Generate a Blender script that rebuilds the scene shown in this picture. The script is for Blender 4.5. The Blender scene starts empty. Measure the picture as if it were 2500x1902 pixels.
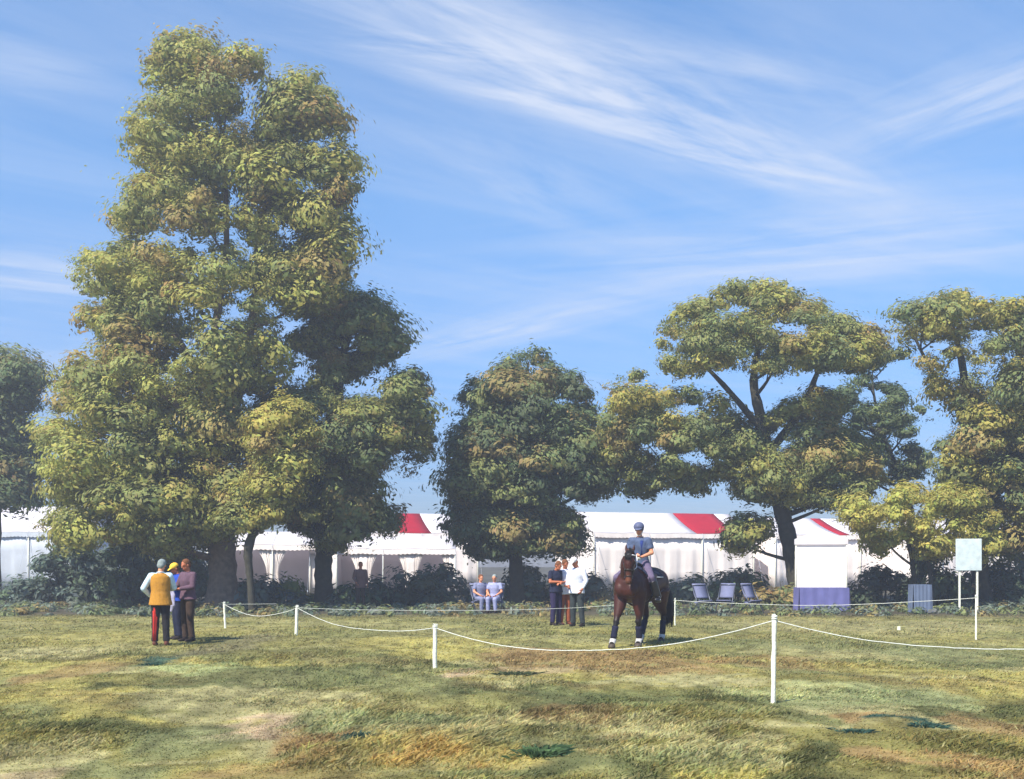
import bpy, math, random
import numpy as np
from mathutils import Vector, Matrix
rng = np.random.default_rng(11)
random.seed(11)
SC = bpy.context.scene
COL = SC.collection
R = math.radians
# ------------------------------------------------------------------ camera
F = 2680.0; HZ = 1382.0; CAMZ = 1.6          # focal length in photo pixels, horizon row, eye height
cam = bpy.data.cameras.new('camera'); camo = bpy.data.objects.new('camera', cam); COL.objects.link(camo)
cam.sensor_fit = 'HORIZONTAL'; cam.sensor_width = 36.0; cam.lens = 36.0 * F / 2500.0
cam.shift_y = (HZ - 951.0) / 2500.0
cam.clip_start = 0.1; cam.clip_end = 3000
camo.location = (0, 0, CAMZ); camo.rotation_euler = (R(90), 0, 0)
SC.camera = camo
# ------------------------------------------------------------------ sun and sky
EL, AZ = R(49), R(50)
sv = Vector((-math.cos(EL) * math.cos(AZ), -math.cos(EL) * math.sin(AZ), math.sin(EL)))
sl = bpy.data.lights.new('sun', 'SUN'); sl.energy = 4.9; sl.angle = R(0.5); sl.color = (1.0, 0.93, 0.80)
so = bpy.data.objects.new('sun', sl); COL.objects.link(so)
so.rotation_euler = sv.to_track_quat('Z', 'Y').to_euler(); so.location = (-20, -10, 30)
W = bpy.data.worlds.new('World'); SC.world = W; W.use_nodes = True
SC.view_settings.view_transform = 'Standard'; SC.view_settings.look = 'None'
SC.view_settings.exposure = 0.90; SC.view_settings.gamma = 1.0

def build_world():
    nt = W.node_tree; N = nt.nodes; Lk = nt.links; N.clear()
    def n(t, **k):
        a = N.new(t)
        for q, v in k.items(): setattr(a, q, v)
        return a
    def m(op, a, b=None, c=None, clamp=False):
        x = n('ShaderNodeMath', operation=op, use_clamp=clamp)
        for i, v in enumerate((a, b, c)):
            if v is None: continue
            if isinstance(v, (int, float)): x.inputs[i].default_value = v
            else: Lk.new(v, x.inputs[i])
        return x.outputs[0]
    sky = n('ShaderNodeTexSky', sky_type='NISHITA'); sky.sun_disc = False
    sky.sun_elevation = EL; sky.sun_rotation = math.atan2(sv.x, sv.y)
    sky.air_density = 1.0; sky.dust_density = 0.6; sky.ozone_density = 2.0
    tc = n('ShaderNodeTexCoord'); sep = n('ShaderNodeSeparateXYZ'); Lk.new(tc.outputs['Generated'], sep.inputs[0])
    X, Y, Z = sep.outputs
    zc = m('MAXIMUM', Z, 0.02)
    # tint by height: deeper blue above, lilac haze by the horizon
    t = m('DIVIDE', m('MAXIMUM', Z, 0.0), 0.5, clamp=True)
    ramp = n('ShaderNodeValToRGB'); Lk.new(t, ramp.inputs[0])
    cr = ramp.color_ramp
    cr.elements[0].position = 0.0; cr.elements[0].color = SKY_TINT[0]
    cr.elements[1].position = 1.0; cr.elements[1].color = SKY_TINT[-1]
    for i, c in enumerate(SKY_TINT[1:-1]):
        e = cr.elements.new(SKY_POS[i]); e.color = c
    mul = n('ShaderNodeMix', data_type='RGBA', blend_type='MULTIPLY'); mul.inputs[0].default_value = 1
    Lk.new(sky.outputs[0], mul.inputs[6]); Lk.new(ramp.outputs[0], mul.inputs[7])
    # cirrus on a flat cloud layer
    U = m('DIVIDE', X, zc); V = m('DIVIDE', Y, zc)
    total = None
    def noise(vec, scale, detail, rough, dist=0.0):
        q = n('ShaderNodeTexNoise'); q.inputs['Scale'].default_value = scale
        q.inputs['Detail'].default_value = detail; q.inputs['Roughness'].default_value = rough
        q.inputs['Distortion'].default_value = dist
        Lk.new(vec, q.inputs['Vector']); return q.outputs['Fac']
    for (u0, v0, u1, v1, wd, amp, fs, ft) in BANDS:
        du, dv = u1 - u0, v1 - v0; L = math.hypot(du, dv); du /= L; dv /= L
        cu, cv = (u0 + u1) / 2, (v0 + v1) / 2
        pu = m('SUBTRACT', U, cu); pv = m('SUBTRACT', V, cv)
        s = m('ADD', m('MULTIPLY', pu, du), m('MULTIPLY', pv, dv))
        tt = m('SUBTRACT', m('MULTIPLY', pv, du), m('MULTIPLY', pu, dv))
        g = m('ADD', m('POWER', m('ABSOLUTE', m('DIVIDE', s, L / 2)), 2.0), m('POWER', m('ABSOLUTE', m('DIVIDE', tt, wd)), 2.0))
        g = m('EXPONENT', m('MULTIPLY', g, -1.0))
        cmb = n('ShaderNodeCombineXYZ'); Lk.new(m('MULTIPLY', s, fs), cmb.inputs[0]); Lk.new(m('MULTIPLY', tt, ft), cmb.inputs[1])
        cmb.inputs[2].default_value = u0 * 7.3
        f = noise(cmb.outputs[0], 1.0, 7.0, 0.62, 0.35)
        f = m('MULTIPLY', m('SUBTRACT', f, 0.33), 2.5, clamp=True)
        k = m('MULTIPLY', m('MULTIPLY', g, f), amp)
        total = k if total is None else m('ADD', total, k)
    # thin overall veil, brushed along one direction
    cmb = n('ShaderNodeCombineXYZ')
    Lk.new(m('ADD', m('MULTIPLY', U, 0.55), m('MULTIPLY', V, 0.45)), cmb.inputs[0])
    Lk.new(m('MULTIPLY', m('SUBTRACT', m('MULTIPLY', V, 0.77), m('MULTIPLY', U, 0.64)), 2.6), cmb.inputs[1])
    veil = noise(cmb.outputs[0], 1.1, 8.0, 0.6, 0.8)
    veil = m('MULTIPLY', m('SUBTRACT', veil, 0.40), 1.15, clamp=True)
    total = m('ADD', total, m('MULTIPLY', veil, 0.5))
    total = m('MINIMUM', total, 0.80)
    mix = n('ShaderNodeMix', data_type='RGBA'); Lk.new(total, mix.inputs[0])
    Lk.new(mul.outputs[2], mix.inputs[6]); mix.inputs[7].default_value = CLOUD
    bg = n('ShaderNodeBackground'); bg.inputs[1].default_value = 0.125
    Lk.new(mix.outputs[2], bg.inputs[0])
    out = n('ShaderNodeOutputWorld'); Lk.new(bg.outputs[0], out.inputs[0])

SKY_TINT = [(0.29, 0.31, 0.46, 1), (0.33, 0.42, 0.62, 1), (0.39, 0.57, 0.79, 1), (0.51, 0.75, 0.93, 1), (0.55, 0.82, 1.0, 1)]
SKY_POS = [0.14, 0.34, 0.62]
CLOUD = (3.5, 3.75, 4.3, 1)
def uv_of(px, py):
    a = (px - 1250) / F; b = (HZ - py) / F
    return a / b, 1 / b
def band(dx0, dy0, dx1, dy1, wd, amp, fs, ft):     # endpoints read off the photo
    u0, v0 = uv_of(dx0, dy0); u1, v1 = uv_of(dx1, dy1)
    return (u0, v0, u1, v1, wd, amp, fs, ft)
BANDS = [band(560, -160, 2060, 450, 0.14, 1.0, 1.8, 9),
         band(900, 130, 1700, 330, 0.09, 0.85, 2.2, 11),
         band(820, 95, 1350, 150, 0.05, 0.7, 2.6, 20),
         band(1250, 60, 2150, 260, 0.12, 0.5, 2.0, 10),
         band(1450, 310, 2100, 460, 0.10, 0.8, 2.0, 11),
         band(1000, 300, 1500, 560, 0.22, 0.4, 1.6, 7),
         band(940, 880, 1600, 715, 0.25, 0.75, 1.3, 6),
         band(2100, 350, 2700, 120, 0.16, 0.85, 2.0, 9),
         band(1300, 660, 2800, 540, 0.50, 0.75, 1.0, 4),
         band(-150, 640, 360, 700, 0.38, 0.7, 1.2, 5),
         band(-150, 120, 300, 200, 0.15, 0.35, 1.6, 7),
         band(-100, 980, 700, 860, 0.9, 0.45, 0.8, 3)]
build_world()

# ------------------------------------------------------------------ helpers
def gy(py): return CAMZ * F / (py - HZ)                     # distance of a point on level ground seen at row py
def at(px, py, Y): return Vector(((px - 1250) / F * Y, Y, CAMZ + (HZ - py) / F * Y))
def tag(o, label=None, cat=None, group=None, kind=None):
    if label: o['label'] = label
    if cat: o['category'] = cat
    if group: o['group'] = group
    if kind: o['kind'] = kind
    return o
def empty(name, loc, rz=0.0, label=None, cat=None, group=None):
    o = bpy.data.objects.new(name, None); COL.objects.link(o); o.empty_display_size = 0.3
    o.location = loc; o.rotation_euler = (0, 0, rz)
    return tag(o, label, cat, group)
def mesh_obj(name, me, mat=None, parent=None, smooth=True):
    if smooth and len(me.polygons): me.polygons.foreach_set('use_smooth', [True] * len(me.polygons))
    if mat: 
        me.materials.clear(); me.materials.append(mat)
    o = bpy.data.objects.new(name, me); COL.objects.link(o)
    if parent: o.parent = parent
    return o
def np_mesh(name, verts, faces, k, cols=None):
    me = bpy.data.meshes.new(name); nv = len(verts); nf = len(faces)
    me.vertices.add(nv); me.vertices.foreach_set('co', np.ascontiguousarray(verts, dtype=np.float32).ravel())
    me.loops.add(nf * k); me.loops.foreach_set('vertex_index', np.ascontiguousarray(faces, dtype=np.int32).ravel())
    me.polygons.add(nf); me.polygons.foreach_set('loop_start', np.arange(0, nf * k, k, dtype=np.int32))
    if cols is not None:
        at_ = me.attributes.new('Col', 'FLOAT_COLOR', 'POINT')
        c = np.ones((nv, 4), dtype=np.float32); c[:, :3] = cols
        at_.data.foreach_set('color', c.ravel())
    me.update(calc_edges=True); me.validate(); return me
class MB:
    def __init__(s): s.v = []; s.f = []
    def add(s, vs, fs):
        b = len(s.v); s.v += [tuple(v) for v in vs]; s.f += [tuple(i + b for i in f) for f in fs]; return s
    def box(s, c, h, M=None):
        vs = [Vector((x * h[0], y * h[1], z * h[2])) for x in (-1, 1) for y in (-1, 1) for z in (-1, 1)]
        if M is not None: vs = [M @ v for v in vs]
        vs = [v + Vector(c) for v in vs]
        return s.add(vs, [(0, 1, 3, 2), (4, 6, 7, 5), (0, 4, 5, 1), (2, 3, 7, 6), (0, 2, 6, 4), (1, 5, 7, 3)])
    def loft(s, secs, n=14):                   # secs: (center, half axis a, half axis b)
        vs = []; fs = []
        for c, a, b in secs:
            c, a, b = Vector(c), Vector(a), Vector(b)
            for i in range(n):
                t = 2 * math.pi * i / n; vs.append(c + a * math.cos(t) + b * math.sin(t))
        for k in range(len(secs) - 1):
            for i in range(n):
                j = (i + 1) % n; fs.append((k * n + i, k * n + j, (k + 1) * n + j, (k + 1) * n + i))
        fs.append(tuple(range(n - 1, -1, -1))); fs.append(tuple((len(secs) - 1) * n + i for i in range(n)))
        return s.add(vs, fs)
    def tube(s, pts, rad, n=10, flat=1.0):
        pts = [Vector(p) for p in pts]
        if isinstance(rad, (int, float)): rad = [rad] * len(pts)
        secs = []; prev = None
        for i, p in enumerate(pts):
            d = (pts[min(i + 1, len(pts) - 1)] - pts[max(i - 1, 0)])
            d = d.normalized() if d.length > 1e-9 else Vector((0, 0, 1))
            if prev is None:
                a = d.orthogonal().normalized()
            else:
                a = prev - d * prev.dot(d); a = a.normalized() if a.length > 1e-6 else d.orthogonal().normalized()
            prev = a; b = d.cross(a)
            secs.append((p, a * rad[i], b * rad[i] * flat))
        return s.loft(secs, n)
    def ell(s, c, r, M=None, nu=14, nv=9):
        vs = []; fs = []; c = Vector(c)
        def P(v): 
            v = Vector((v[0] * r[0], v[1] * r[1], v[2] * r[2]))
            return c + (M @ v if M is not None else v)
        vs.append(P((0, 0, 1)))
        for j in range(1, nv):
            t = math.pi * j / nv
            for i in range(nu):
                u = 2 * math.pi * i / nu; vs.append(P((math.sin(t) * math.cos(u), math.sin(t) * math.sin(u), math.cos(t))))
        vs.append(P((0, 0, -1))); L = len(vs) - 1
        for i in range(nu):
            j = (i + 1) % nu; fs.append((0, 1 + i, 1 + j)); b = 1 + (nv - 2) * nu; fs.append((L, b + j, b + i))
        for k in range(nv - 2):
            for i in range(nu):
                j = (i + 1) % nu; a = 1 + k * nu; fs.append((a + i, a + nu + i, a + nu + j, a + j))
        return s.add(vs, fs)
    def limb(s, p0, r0, p1, r1, n=12):         # tapered limb with round ends
        s.tube([p0, Vector(p0).lerp(Vector(p1), .5), p1], [r0, (r0 + r1) / 2 * 1.02, r1], n)
        s.ell(p0, (r0,) * 3, nu=12, nv=8); s.ell(p1, (r1,) * 3, nu=12, nv=8); return s
    def mesh(s, name='m'):
        me = bpy.data.meshes.new(name); me.from_pydata(s.v, [], s.f); me.update(); return me
    def build(s, name, mat, parent=None, smooth=True):
        return mesh_obj(name, s.mesh(name), mat, parent, smooth)
    def fuse(s, name, mat, parent=None, vox=0.01, smooth=3, wr=0.0, seed=0):   # one continuous surface
        me = s.mesh(name); t = bpy.data.objects.new('tmp', me); COL.objects.link(t)
        rm = t.modifiers.new('r', 'REMESH'); rm.mode = 'VOXEL'; rm.voxel_size = vox; rm.adaptivity = 0
        if smooth:
            sm = t.modifiers.new('s', 'SMOOTH'); sm.factor = 0.5; sm.iterations = smooth
        dg = bpy.context.evaluated_depsgraph_get()
        nm = bpy.data.meshes.new_from_object(t.evaluated_get(dg)); nm.name = name
        bpy.data.objects.remove(t); bpy.data.meshes.remove(me)
        if wr:                                  # cloth folds
            n = len(nm.vertices); co = np.empty(n * 3, dtype=np.float32); nm.vertices.foreach_get('co', co); co = co.reshape(-1, 3)
            no = np.empty(n * 3, dtype=np.float32); nm.vertices.foreach_get('normal', no); no = no.reshape(-1, 3)
            x, y, z = co.T
            f = 2.2 * (fbm(x * 9 + y * 7 + 50 + seed, z * 13 + x * 6 + 60, 3) - .5) + 1.3 * (fbm(x * 24 - y * 20 + 90, z * 10 + y * 9 + 70 + seed, 2) - .5)
            co = co + no * (f * wr)[:, None]; nm.vertices.foreach_set('co', co.ravel()); nm.update()
        return mesh_obj(name, nm, mat, parent)

_mats = {}
def mat(name, col, rough=0.8, var=0.12, scale=8.0, bump=0.0, bscale=60.0, spec=0.3, trans=0.0, attr=False, metal=0.0, sheen=0.0):
    if name in _mats: return _mats[name]
    M = bpy.data.materials.new(name); M.use_nodes = True; nt = M.node_tree; N = nt.nodes; Lk = nt.links
    p = N['Principled BSDF']; p.inputs['Roughness'].default_value = rough
    p.inputs['Specular IOR Level'].default_value = spec; p.inputs['Metallic'].default_value = metal
    if sheen: p.inputs['Sheen Weight'].default_value = sheen
    tc = N.new('ShaderNodeTexCoord')
    ns = N.new('ShaderNodeTexNoise'); ns.inputs['Scale'].default_value = scale; ns.inputs['Detail'].default_value = 5
    Lk.new(tc.outputs['Object'], ns.inputs['Vector'])
    mr = N.new('ShaderNodeMapRange'); mr.inputs[1].default_value = 0.3; mr.inputs[2].default_value = 0.7
    mr.inputs[3].default_value = 1 - var; mr.inputs[4].default_value = 1 + var; Lk.new(ns.outputs['Fac'], mr.inputs[0])
    mx = N.new('ShaderNodeVectorMath'); mx.operation = 'SCALE'; Lk.new(mr.outputs[0], mx.inputs['Scale'])
    if attr:
        a = N.new('ShaderNodeAttribute'); a.attribute_name = 'Col'; Lk.new(a.outputs['Color'], mx.inputs[0])
    else:
        mx.inputs[0].default_value = col[:3]
    Lk.new(mx.outputs[0], p.inputs['Base Color'])
    if bump:
        b = N.new('ShaderNodeTexNoise'); b.inputs['Scale'].default_value = bscale; b.inputs['Detail'].default_value = 6
        Lk.new(tc.outputs['Object'], b.inputs['Vector'])
        bn = N.new('ShaderNodeBump'); bn.inputs['Strength'].default_value = bump; bn.inputs['Distance'].default_value = 0.02
        Lk.new(b.outputs['Fac'], bn.inputs['Height']); Lk.new(bn.outputs[0], p.inputs['Normal'])
    if trans:
        tr = N.new('ShaderNodeBsdfTranslucent'); Lk.new(mx.outputs[0], tr.inputs['Color'])
        ms = N.new('ShaderNodeMixShader'); ms.inputs[0].default_value = trans
        Lk.new(p.outputs[0], ms.inputs[1]); Lk.new(tr.outputs[0], ms.inputs[2])
        Lk.new(ms.outputs[0], N['Material Output'].inputs['Surface'])
    _mats[name] = M; return M
def srgb(r, g, b):
    return tuple((c / 255 / 12.92) if c / 255 <= .04045 else ((c / 255 + .055) / 1.055) ** 2.4 for c in (r, g, b))

# value noise for the ground and its cover
_P = np.random.default_rng(5).random((256, 256))
def vnoise(x, y):
    xi = np.floor(x).astype(int); yi = np.floor(y).astype(int); fx = x - xi; fy = y - yi
    fx = fx * fx * (3 - 2 * fx); fy = fy * fy * (3 - 2 * fy)
    g = lambda a, b: _P[a % 256, b % 256]
    return (g(xi, yi) * (1 - fx) + g(xi + 1, yi) * fx) * (1 - fy) + (g(xi, yi + 1) * (1 - fx) + g(xi + 1, yi + 1) * fx) * fy
def fbm(x, y, o=4):
    s = 0; a = .5; t = 0
    for k in range(o):
        s = s + a * vnoise(x * 2 ** k + 17.3 * k, y * 2 ** k + 9.1 * k); t += a; a *= .55
    return s / t

# ------------------------------------------------------------------ ground
def ground_h(x, y):
    x = np.asarray(x, float); y = np.asarray(y, float)
    near = np.clip((26 - y) / 14, 0, 1)
    return (fbm(x * .55 + 3, y * .5 + 8, 3) - .5) * (.05 + .17 * near)
C_OL = np.array([.205, .185, .062]); C_DK = np.array([.085, .095, .038]); C_ST = np.array([.345, .315, .15])
C_RU = np.array([.265, .180, .078]); C_SG = np.array([.195, .21, .095]); C_YE = np.array([.36, .315, .10]); C_TL = np.array([.035, .075, .055])
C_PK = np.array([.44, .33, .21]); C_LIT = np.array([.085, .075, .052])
PATCH = []   # x, y, rx, ry, colour, strength
def patch(px, py, wpx, hpx, c, s):
    Y = gy(py); x = (px - 1250) / F * Y
    Y0, Y1 = gy(py + hpx / 2), gy(max(py - hpx / 2, 1400)); PATCH.append((x, (Y0 + Y1) / 2, wpx / 2 / F * Y, (Y1 - Y0) / 2, c, s))
for a in [(640, 1765, 190, 60, C_PK, .8), (760, 1790, 200, 60, C_RU, .8), (700, 1860, 220, 40, C_RU, .5), (1040, 1830, 160, 50, C_YE * [1, .8, .8], .8),
          (1500, 1615, 620, 50, C_RU, .75), (1330, 1600, 260, 34, C_RU, .7), (1950, 1620, 330, 40, C_RU * .9, .6), (2150, 1640, 220, 50, C_YE * .8, .7),
          (1650, 1665, 420, 22, C_ST, .95), (2000, 1690, 560, 26, C_ST * [.95, 1.05, 1], .9), (2150, 1700, 420, 34, C_SG * 1.35, .9), (1950, 1715, 300, 30, C_SG, .5),
          (2130, 1755, 190, 26, C_RU * 1.1, .8), (2440, 1770, 170, 80, C_RU, .7), (2350, 1870, 480, 60, C_RU * 1.1, .75), (2240, 1765, 150, 14, C_TL, .9), (2090, 1785, 120, 12, C_TL, .9),
          (1440, 1745, 260, 60, C_RU * .8, .6), (1330, 1810, 240, 60, C_DK, .6), (1300, 1870, 200, 50, C_DK, .6), (1700, 1880, 160, 60, C_YE * 1.1, .7), (1600, 1850, 300, 60, C_SG, .5),
          (380, 1620, 90, 30, C_TL * 1.2, .8), (480, 1635, 200, 26, C_ST * [.9, 1.05, .95], .9), (90, 1600, 250, 40, C_ST, .85), (130, 1650, 150, 50, C_RU, .6),
          (60, 1690, 220, 70, C_YE, .6), (600, 1710, 200, 110, C_ST * .8, .6), (900, 1760, 380, 50, C_SG * 1.1, .7), (430, 1800, 260, 70, C_SG * .9, .6), (200, 1755, 200, 30, C_DK, .6),
          (840, 1810, 90, 22, C_TL, .9), (1020, 1570, 360, 30, C_YE, .8), (1100, 1595, 260, 22, C_YE * 1.05, .8), (700, 1580, 500, 50, C_OL * .8, .4), (700, 1650, 420, 50, C_DK * 1.3, .55),
          (250, 1560, 420, 40, C_YE * .85, .5), (2100, 1530, 700, 34, C_ST * .85, .6), (2350, 1600, 300, 40, C_SG * .9, .6), (1950, 1575, 500, 30, C_SG * .9, .5), (1250, 1640, 330, 20, C_PK * .75, .5), (1110, 1660, 90, 16, C_PK, .7),
          (1500, 1700, 500, 30, C_DK * 1.5, .5), (1250, 1720, 200, 60, C_DK * 1.3, .5), (300, 1870, 380, 50, C_SG, .6), (60, 1890, 140, 40, C_PK * .8, .5), (1100, 1720, 400, 50, C_OL * 1.15, .5),
          (560, 1575, 160, 60, C_LIT * 2, .4), (450, 1565, 260, 20, C_DK, .3), (2250, 1810, 400, 50, C_OL * .85, .6)]:
    patch(*a)
def ground_col(x, y):
    sc = 1.0
    wx = x + 1.1 * (fbm(x * 1.6, y * .9 + 40, 4) - .5); wy = y + 2.2 * (fbm(x * 1.3 + 31, y * .8, 4) - .5) + .25 * x
    c = np.tile(C_OL, (len(x), 1))
    def mixc(m, col):
        nonlocal c
        c = c * (1 - m[:, None]) + np.asarray(col)[None, :] * m[:, None]
    st = lambda v, a, b: np.clip((v - a) / (b - a), 0, 1)
    mixc(st(fbm(wx * .5 + 5, wy * .55 + 2), .48, .58) * .6, C_SG)
    mixc(st(fbm(wx * .42 + 55, wy * .5 + 12), .52, .60) * .85, C_YE)
    mixc(st(fbm(wx * .5 + 85, wy * .65 + 72), .54, .62) * .8, C_DK)
    mixc(st(fbm(wx * .55 + 25, wy * .6 + 92), .57, .64) * .3, C_RU)
    mixc(st(fbm(wx * .5 + 15, wy * .8 + 52), .58, .64) * .85, C_ST)
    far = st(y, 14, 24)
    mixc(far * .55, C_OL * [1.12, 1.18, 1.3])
    for (px, py, rx, ry, col, s) in PATCH:
        d = ((wx - px) / rx) ** 2 + ((wy - .25 * x - py) / ry) ** 2
        mixc(np.clip((1.5 - d) * 1.5, 0, 1) * min(1, s * 1.15) * st(fbm(x * 3.1 + px, y * 1.6 + py, 3), .18, .42), col)
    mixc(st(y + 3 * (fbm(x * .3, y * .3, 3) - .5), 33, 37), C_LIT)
    tex = fbm(x * 7 + .8 * y, y * 2.2 + 5, 4); c = c * (.62 + .76 * st(tex, .25, .75))[:, None]
    return np.clip(c, .01, .6)
def build_ground():
    ys = np.concatenate([np.arange(3, 20, .09), np.arange(20, 45, .25), np.geomspace(45, 1500, 50)])
    nx = 260; u = np.linspace(-1, 1, nx)
    X = u[None, :] * (ys[:, None] * .62 + 6); Y = np.repeat(ys[:, None], nx, 1)
    x = X.ravel(); y = Y.ravel(); z = ground_h(x, y)
    i = np.arange(len(ys) - 1)[:, None] * nx + np.arange(nx - 1)[None, :]
    f = np.stack([i, i + 1, i + nx + 1, i + nx], -1).reshape(-1, 4)
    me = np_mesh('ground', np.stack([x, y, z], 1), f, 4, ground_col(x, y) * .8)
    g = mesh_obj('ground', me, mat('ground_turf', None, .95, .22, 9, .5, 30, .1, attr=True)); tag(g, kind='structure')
    # a wider skirt so the ground reaches the horizon on every side
    mb = MB(); mb.add([(-1500, -300, -.35), (1500, -300, -.35), (1500, 1500, -.35), (-1500, 1500, -.35)], [(0, 1, 2, 3)])
    b = mb.build('terrain', mat('far_turf', srgb(120, 120, 74), .95, .2, .3)); tag(b, kind='structure')
build_ground()

def build_grass():
    xs, ys = [], []; sz = []
    for (y0, y1, dens, h) in [(6.8, 9, 2100, .050), (9, 11.5, 1700, .052), (11.5, 15, 1000, .058), (15, 20, 480, .064), (20, 27, 200, .075), (27, 36, 80, .085)]:
        A = 0.5 * (y0 + y1) * 1.02 * (y1 - y0); n = int(A * dens)
        y = y0 + (y1 - y0) * rng.random(n); x = (rng.random(n) - .5) * y * 1.04
        xs.append(x); ys.append(y); sz.append(np.full(n, h))
    x = np.concatenate(xs); y = np.concatenate(ys); h = np.concatenate(sz)
    clump = fbm(x * 2.2 + 60, y * 1.7 + 8, 3)
    keep = rng.random(len(x)) < np.clip((clump - .25) * 4, .6, 1); x, y, h, clump = x[keep], y[keep], h[keep], clump[keep]
    tall = np.clip((fbm(x * .7 + 9, y * .6 + 77, 3) - .42) * 4, 0, 1)
    h = h * (.30 + .60 * rng.random(len(x))) * (.42 + (.5 + .9 * np.clip((14 - y) / 4, 0, 1)) * tall)
    n = len(x); c = ground_col(x, y)
    c *= (1.0 + .34 * rng.random(n))[:, None] * (1 + .12 * rng.standard_normal((n, 3)) * [.6, .3, .7]).clip(.5, 1.6)
    dry = rng.random(n) < .04; c[dry] = C_ST * (.8 + .5 * rng.random(dry.sum()))[:, None]
    z = ground_h(x, y) - .004
    ang = rng.random(n) * 2 * np.pi; w = h * .11 + .0034 * (y / 8)
    dx, dy = np.cos(ang), np.sin(ang)
    la = rng.random(n) * 2 * np.pi; ln = h * (.5 + 1.3 * rng.random(n)); lx = np.cos(la) * ln + .9 * h; ly = np.sin(la) * ln - .3 * h
    b0 = np.stack([x - dx * w, y - dy * w, z], 1); b1 = np.stack([x + dx * w, y + dy * w, z], 1)
    m0 = np.stack([x - dx * w * .8 + lx * .4, y - dy * w * .8 + ly * .4, z + h * .62], 1); m1 = np.stack([x + dx * w * .8 + lx * .4, y + dy * w * .8 + ly * .4, z + h * .62], 1)
    t = np.stack([x + lx, y + ly, z + h], 1)
    V = np.stack([b0, b1, m1, m0, t], 1).reshape(-1, 3); k = np.arange(n) * 5
    T = np.concatenate([np.stack([k, k + 1, k + 2], 1), np.stack([k, k + 2, k + 3], 1), np.stack([k + 3, k + 2, k + 4], 1)])
    me = np_mesh('grass', V, T, 3, np.repeat(c.clip(.01, .7), 5, 0))
    g = mesh_obj('grass', me, mat('grass_blades', None, .8, .1, 5, 0, 1, .15, trans=.45, attr=True), smooth=False)
    tag(g, 'rough olive and straw coloured grass covering the showground field', 'grass', kind='stuff')
build_grass()

# ------------------------------------------------------------------ foliage
LEAF = mat('leaves', None, .75, .08, 3, 0, 1, .2, trans=.38, attr=True)
BARK = mat('bark', srgb(112, 96, 84), .95, .3, 6, .8, 14, .1)
BARKD = mat('bark_dark', srgb(64, 62, 54), .95, .3, 6, .8, 14, .1)
def leaf_cloud(cs, rs, per, L, pals, flat=.72, seed=0, droop=.25):
    g = np.random.default_rng(seed); cs = np.asarray(cs); rs = np.asarray(rs); k = len(cs)
    cnt = np.maximum((per * (rs / rs.mean()) ** 2).astype(int), 8); idx = np.repeat(np.arange(k), cnt); n = len(idx)
    d = g.standard_normal((n, 3)); d /= np.linalg.norm(d, axis=1)[:, None]
    # every clump has its own lumpy, tilted, frayed shape
    ph = g.random((k, 3)) * 6.28
    lump = 1 + .38 * np.sin(d[:, 0] * 3.1 + ph[idx, 0]) * np.sin(d[:, 2] * 3.7 + ph[idx, 1]) + .22 * np.sin(d[:, 1] * 6 + d[:, 0] * 4 + ph[idx, 2])
    rad = (.42 + .50 * g.random(n) ** .6 + .09 * np.abs(g.standard_normal(n)) ** 1.5) * lump
    ax = g.standard_normal((k, 3)) * [1, 1, .35]; ax /= np.linalg.norm(ax, axis=1)[:, None]
    q = d * (rs[idx] * rad)[:, None] * (.85 + .35 * g.random((k, 3)))[idx] * [1, 1, flat]
    q += ax[idx] * (np.sum(q * ax[idx], 1) * .45)[:, None]              # stretch along the bough
    p = cs[idx] + q
    p[:, 2] -= (np.hypot(d[:, 0], d[:, 1]) ** 2 * rs[idx] * droop * .6)
    stray = g.random(n) < .08; p[stray] += g.standard_normal((stray.sum(), 3)) * (rs[idx][stray] * .16)[:, None]
    nrm = d * [1, 1, 1.25] + [0, 0, .35] + g.standard_normal((n, 3)) * .18; nrm /= np.linalg.norm(nrm, axis=1)[:, None]
    out = ax[idx] * np.sign(np.sum(d * ax[idx], 1))[:, None]
    r = out * 1.0 + d * .7 + g.standard_normal((n, 3)) * .55; r[:, 2] -= .35; a = np.cross(nrm, r); a /= np.linalg.norm(a, axis=1)[:, None]; b = np.cross(nrm, a)
    l = L * (.5 + .95 * g.random(n) ** 1.4) * 1.35; w = l * (.17 + .10 * g.random(n))
    V = np.stack([p - b * (l / 2)[:, None], p + a * w[:, None] - b * (l * .05)[:, None], p + b * (l / 2)[:, None], p - a * w[:, None] - b * (l * .05)[:, None]], 1)
    V[:, 1::2] += nrm[:, None, :] * (l * .08)[:, None, None]
    pc = np.asarray(pals)[g.integers(0, len(pals), k)] * (.92 + .16 * g.random(k))[:, None]
    av = np.asarray(pals).mean(0); pc = pc * .7 + av * .3
    c = pc[idx] * (.84 + .32 * g.random(n))[:, None] * (1 + .06 * g.standard_normal((n, 3)))
    f = np.arange(n * 4).reshape(-1, 4)
    return V.reshape(-1, 3), f, np.repeat(c.clip(.008, .6), 4, 0)
def inpoly(poly, x, y):
    r = False; j = len(poly) - 1
    for i in range(len(poly)):
        xi, yi = poly[i]; xj, yj = poly[j]
        if (yi > y) != (yj > y) and x < (xj - xi) * (y - yi) / (yj - yi) + xi: r = not r
        j = i
    return r
def span(poly, y):
    xs = []
    for i in range(len(poly)):
        (xa, ya), (xb, yb) = poly[i - 1], poly[i]
        if (ya > y) != (yb > y): xs.append((xb - xa) * (y - ya) / (yb - ya) + xa)
    return (min(xs), max(xs)) if len(xs) > 1 else None
D = 2500 / 2208.0                                # crowns were read off a 2208 pixel wide view
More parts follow.
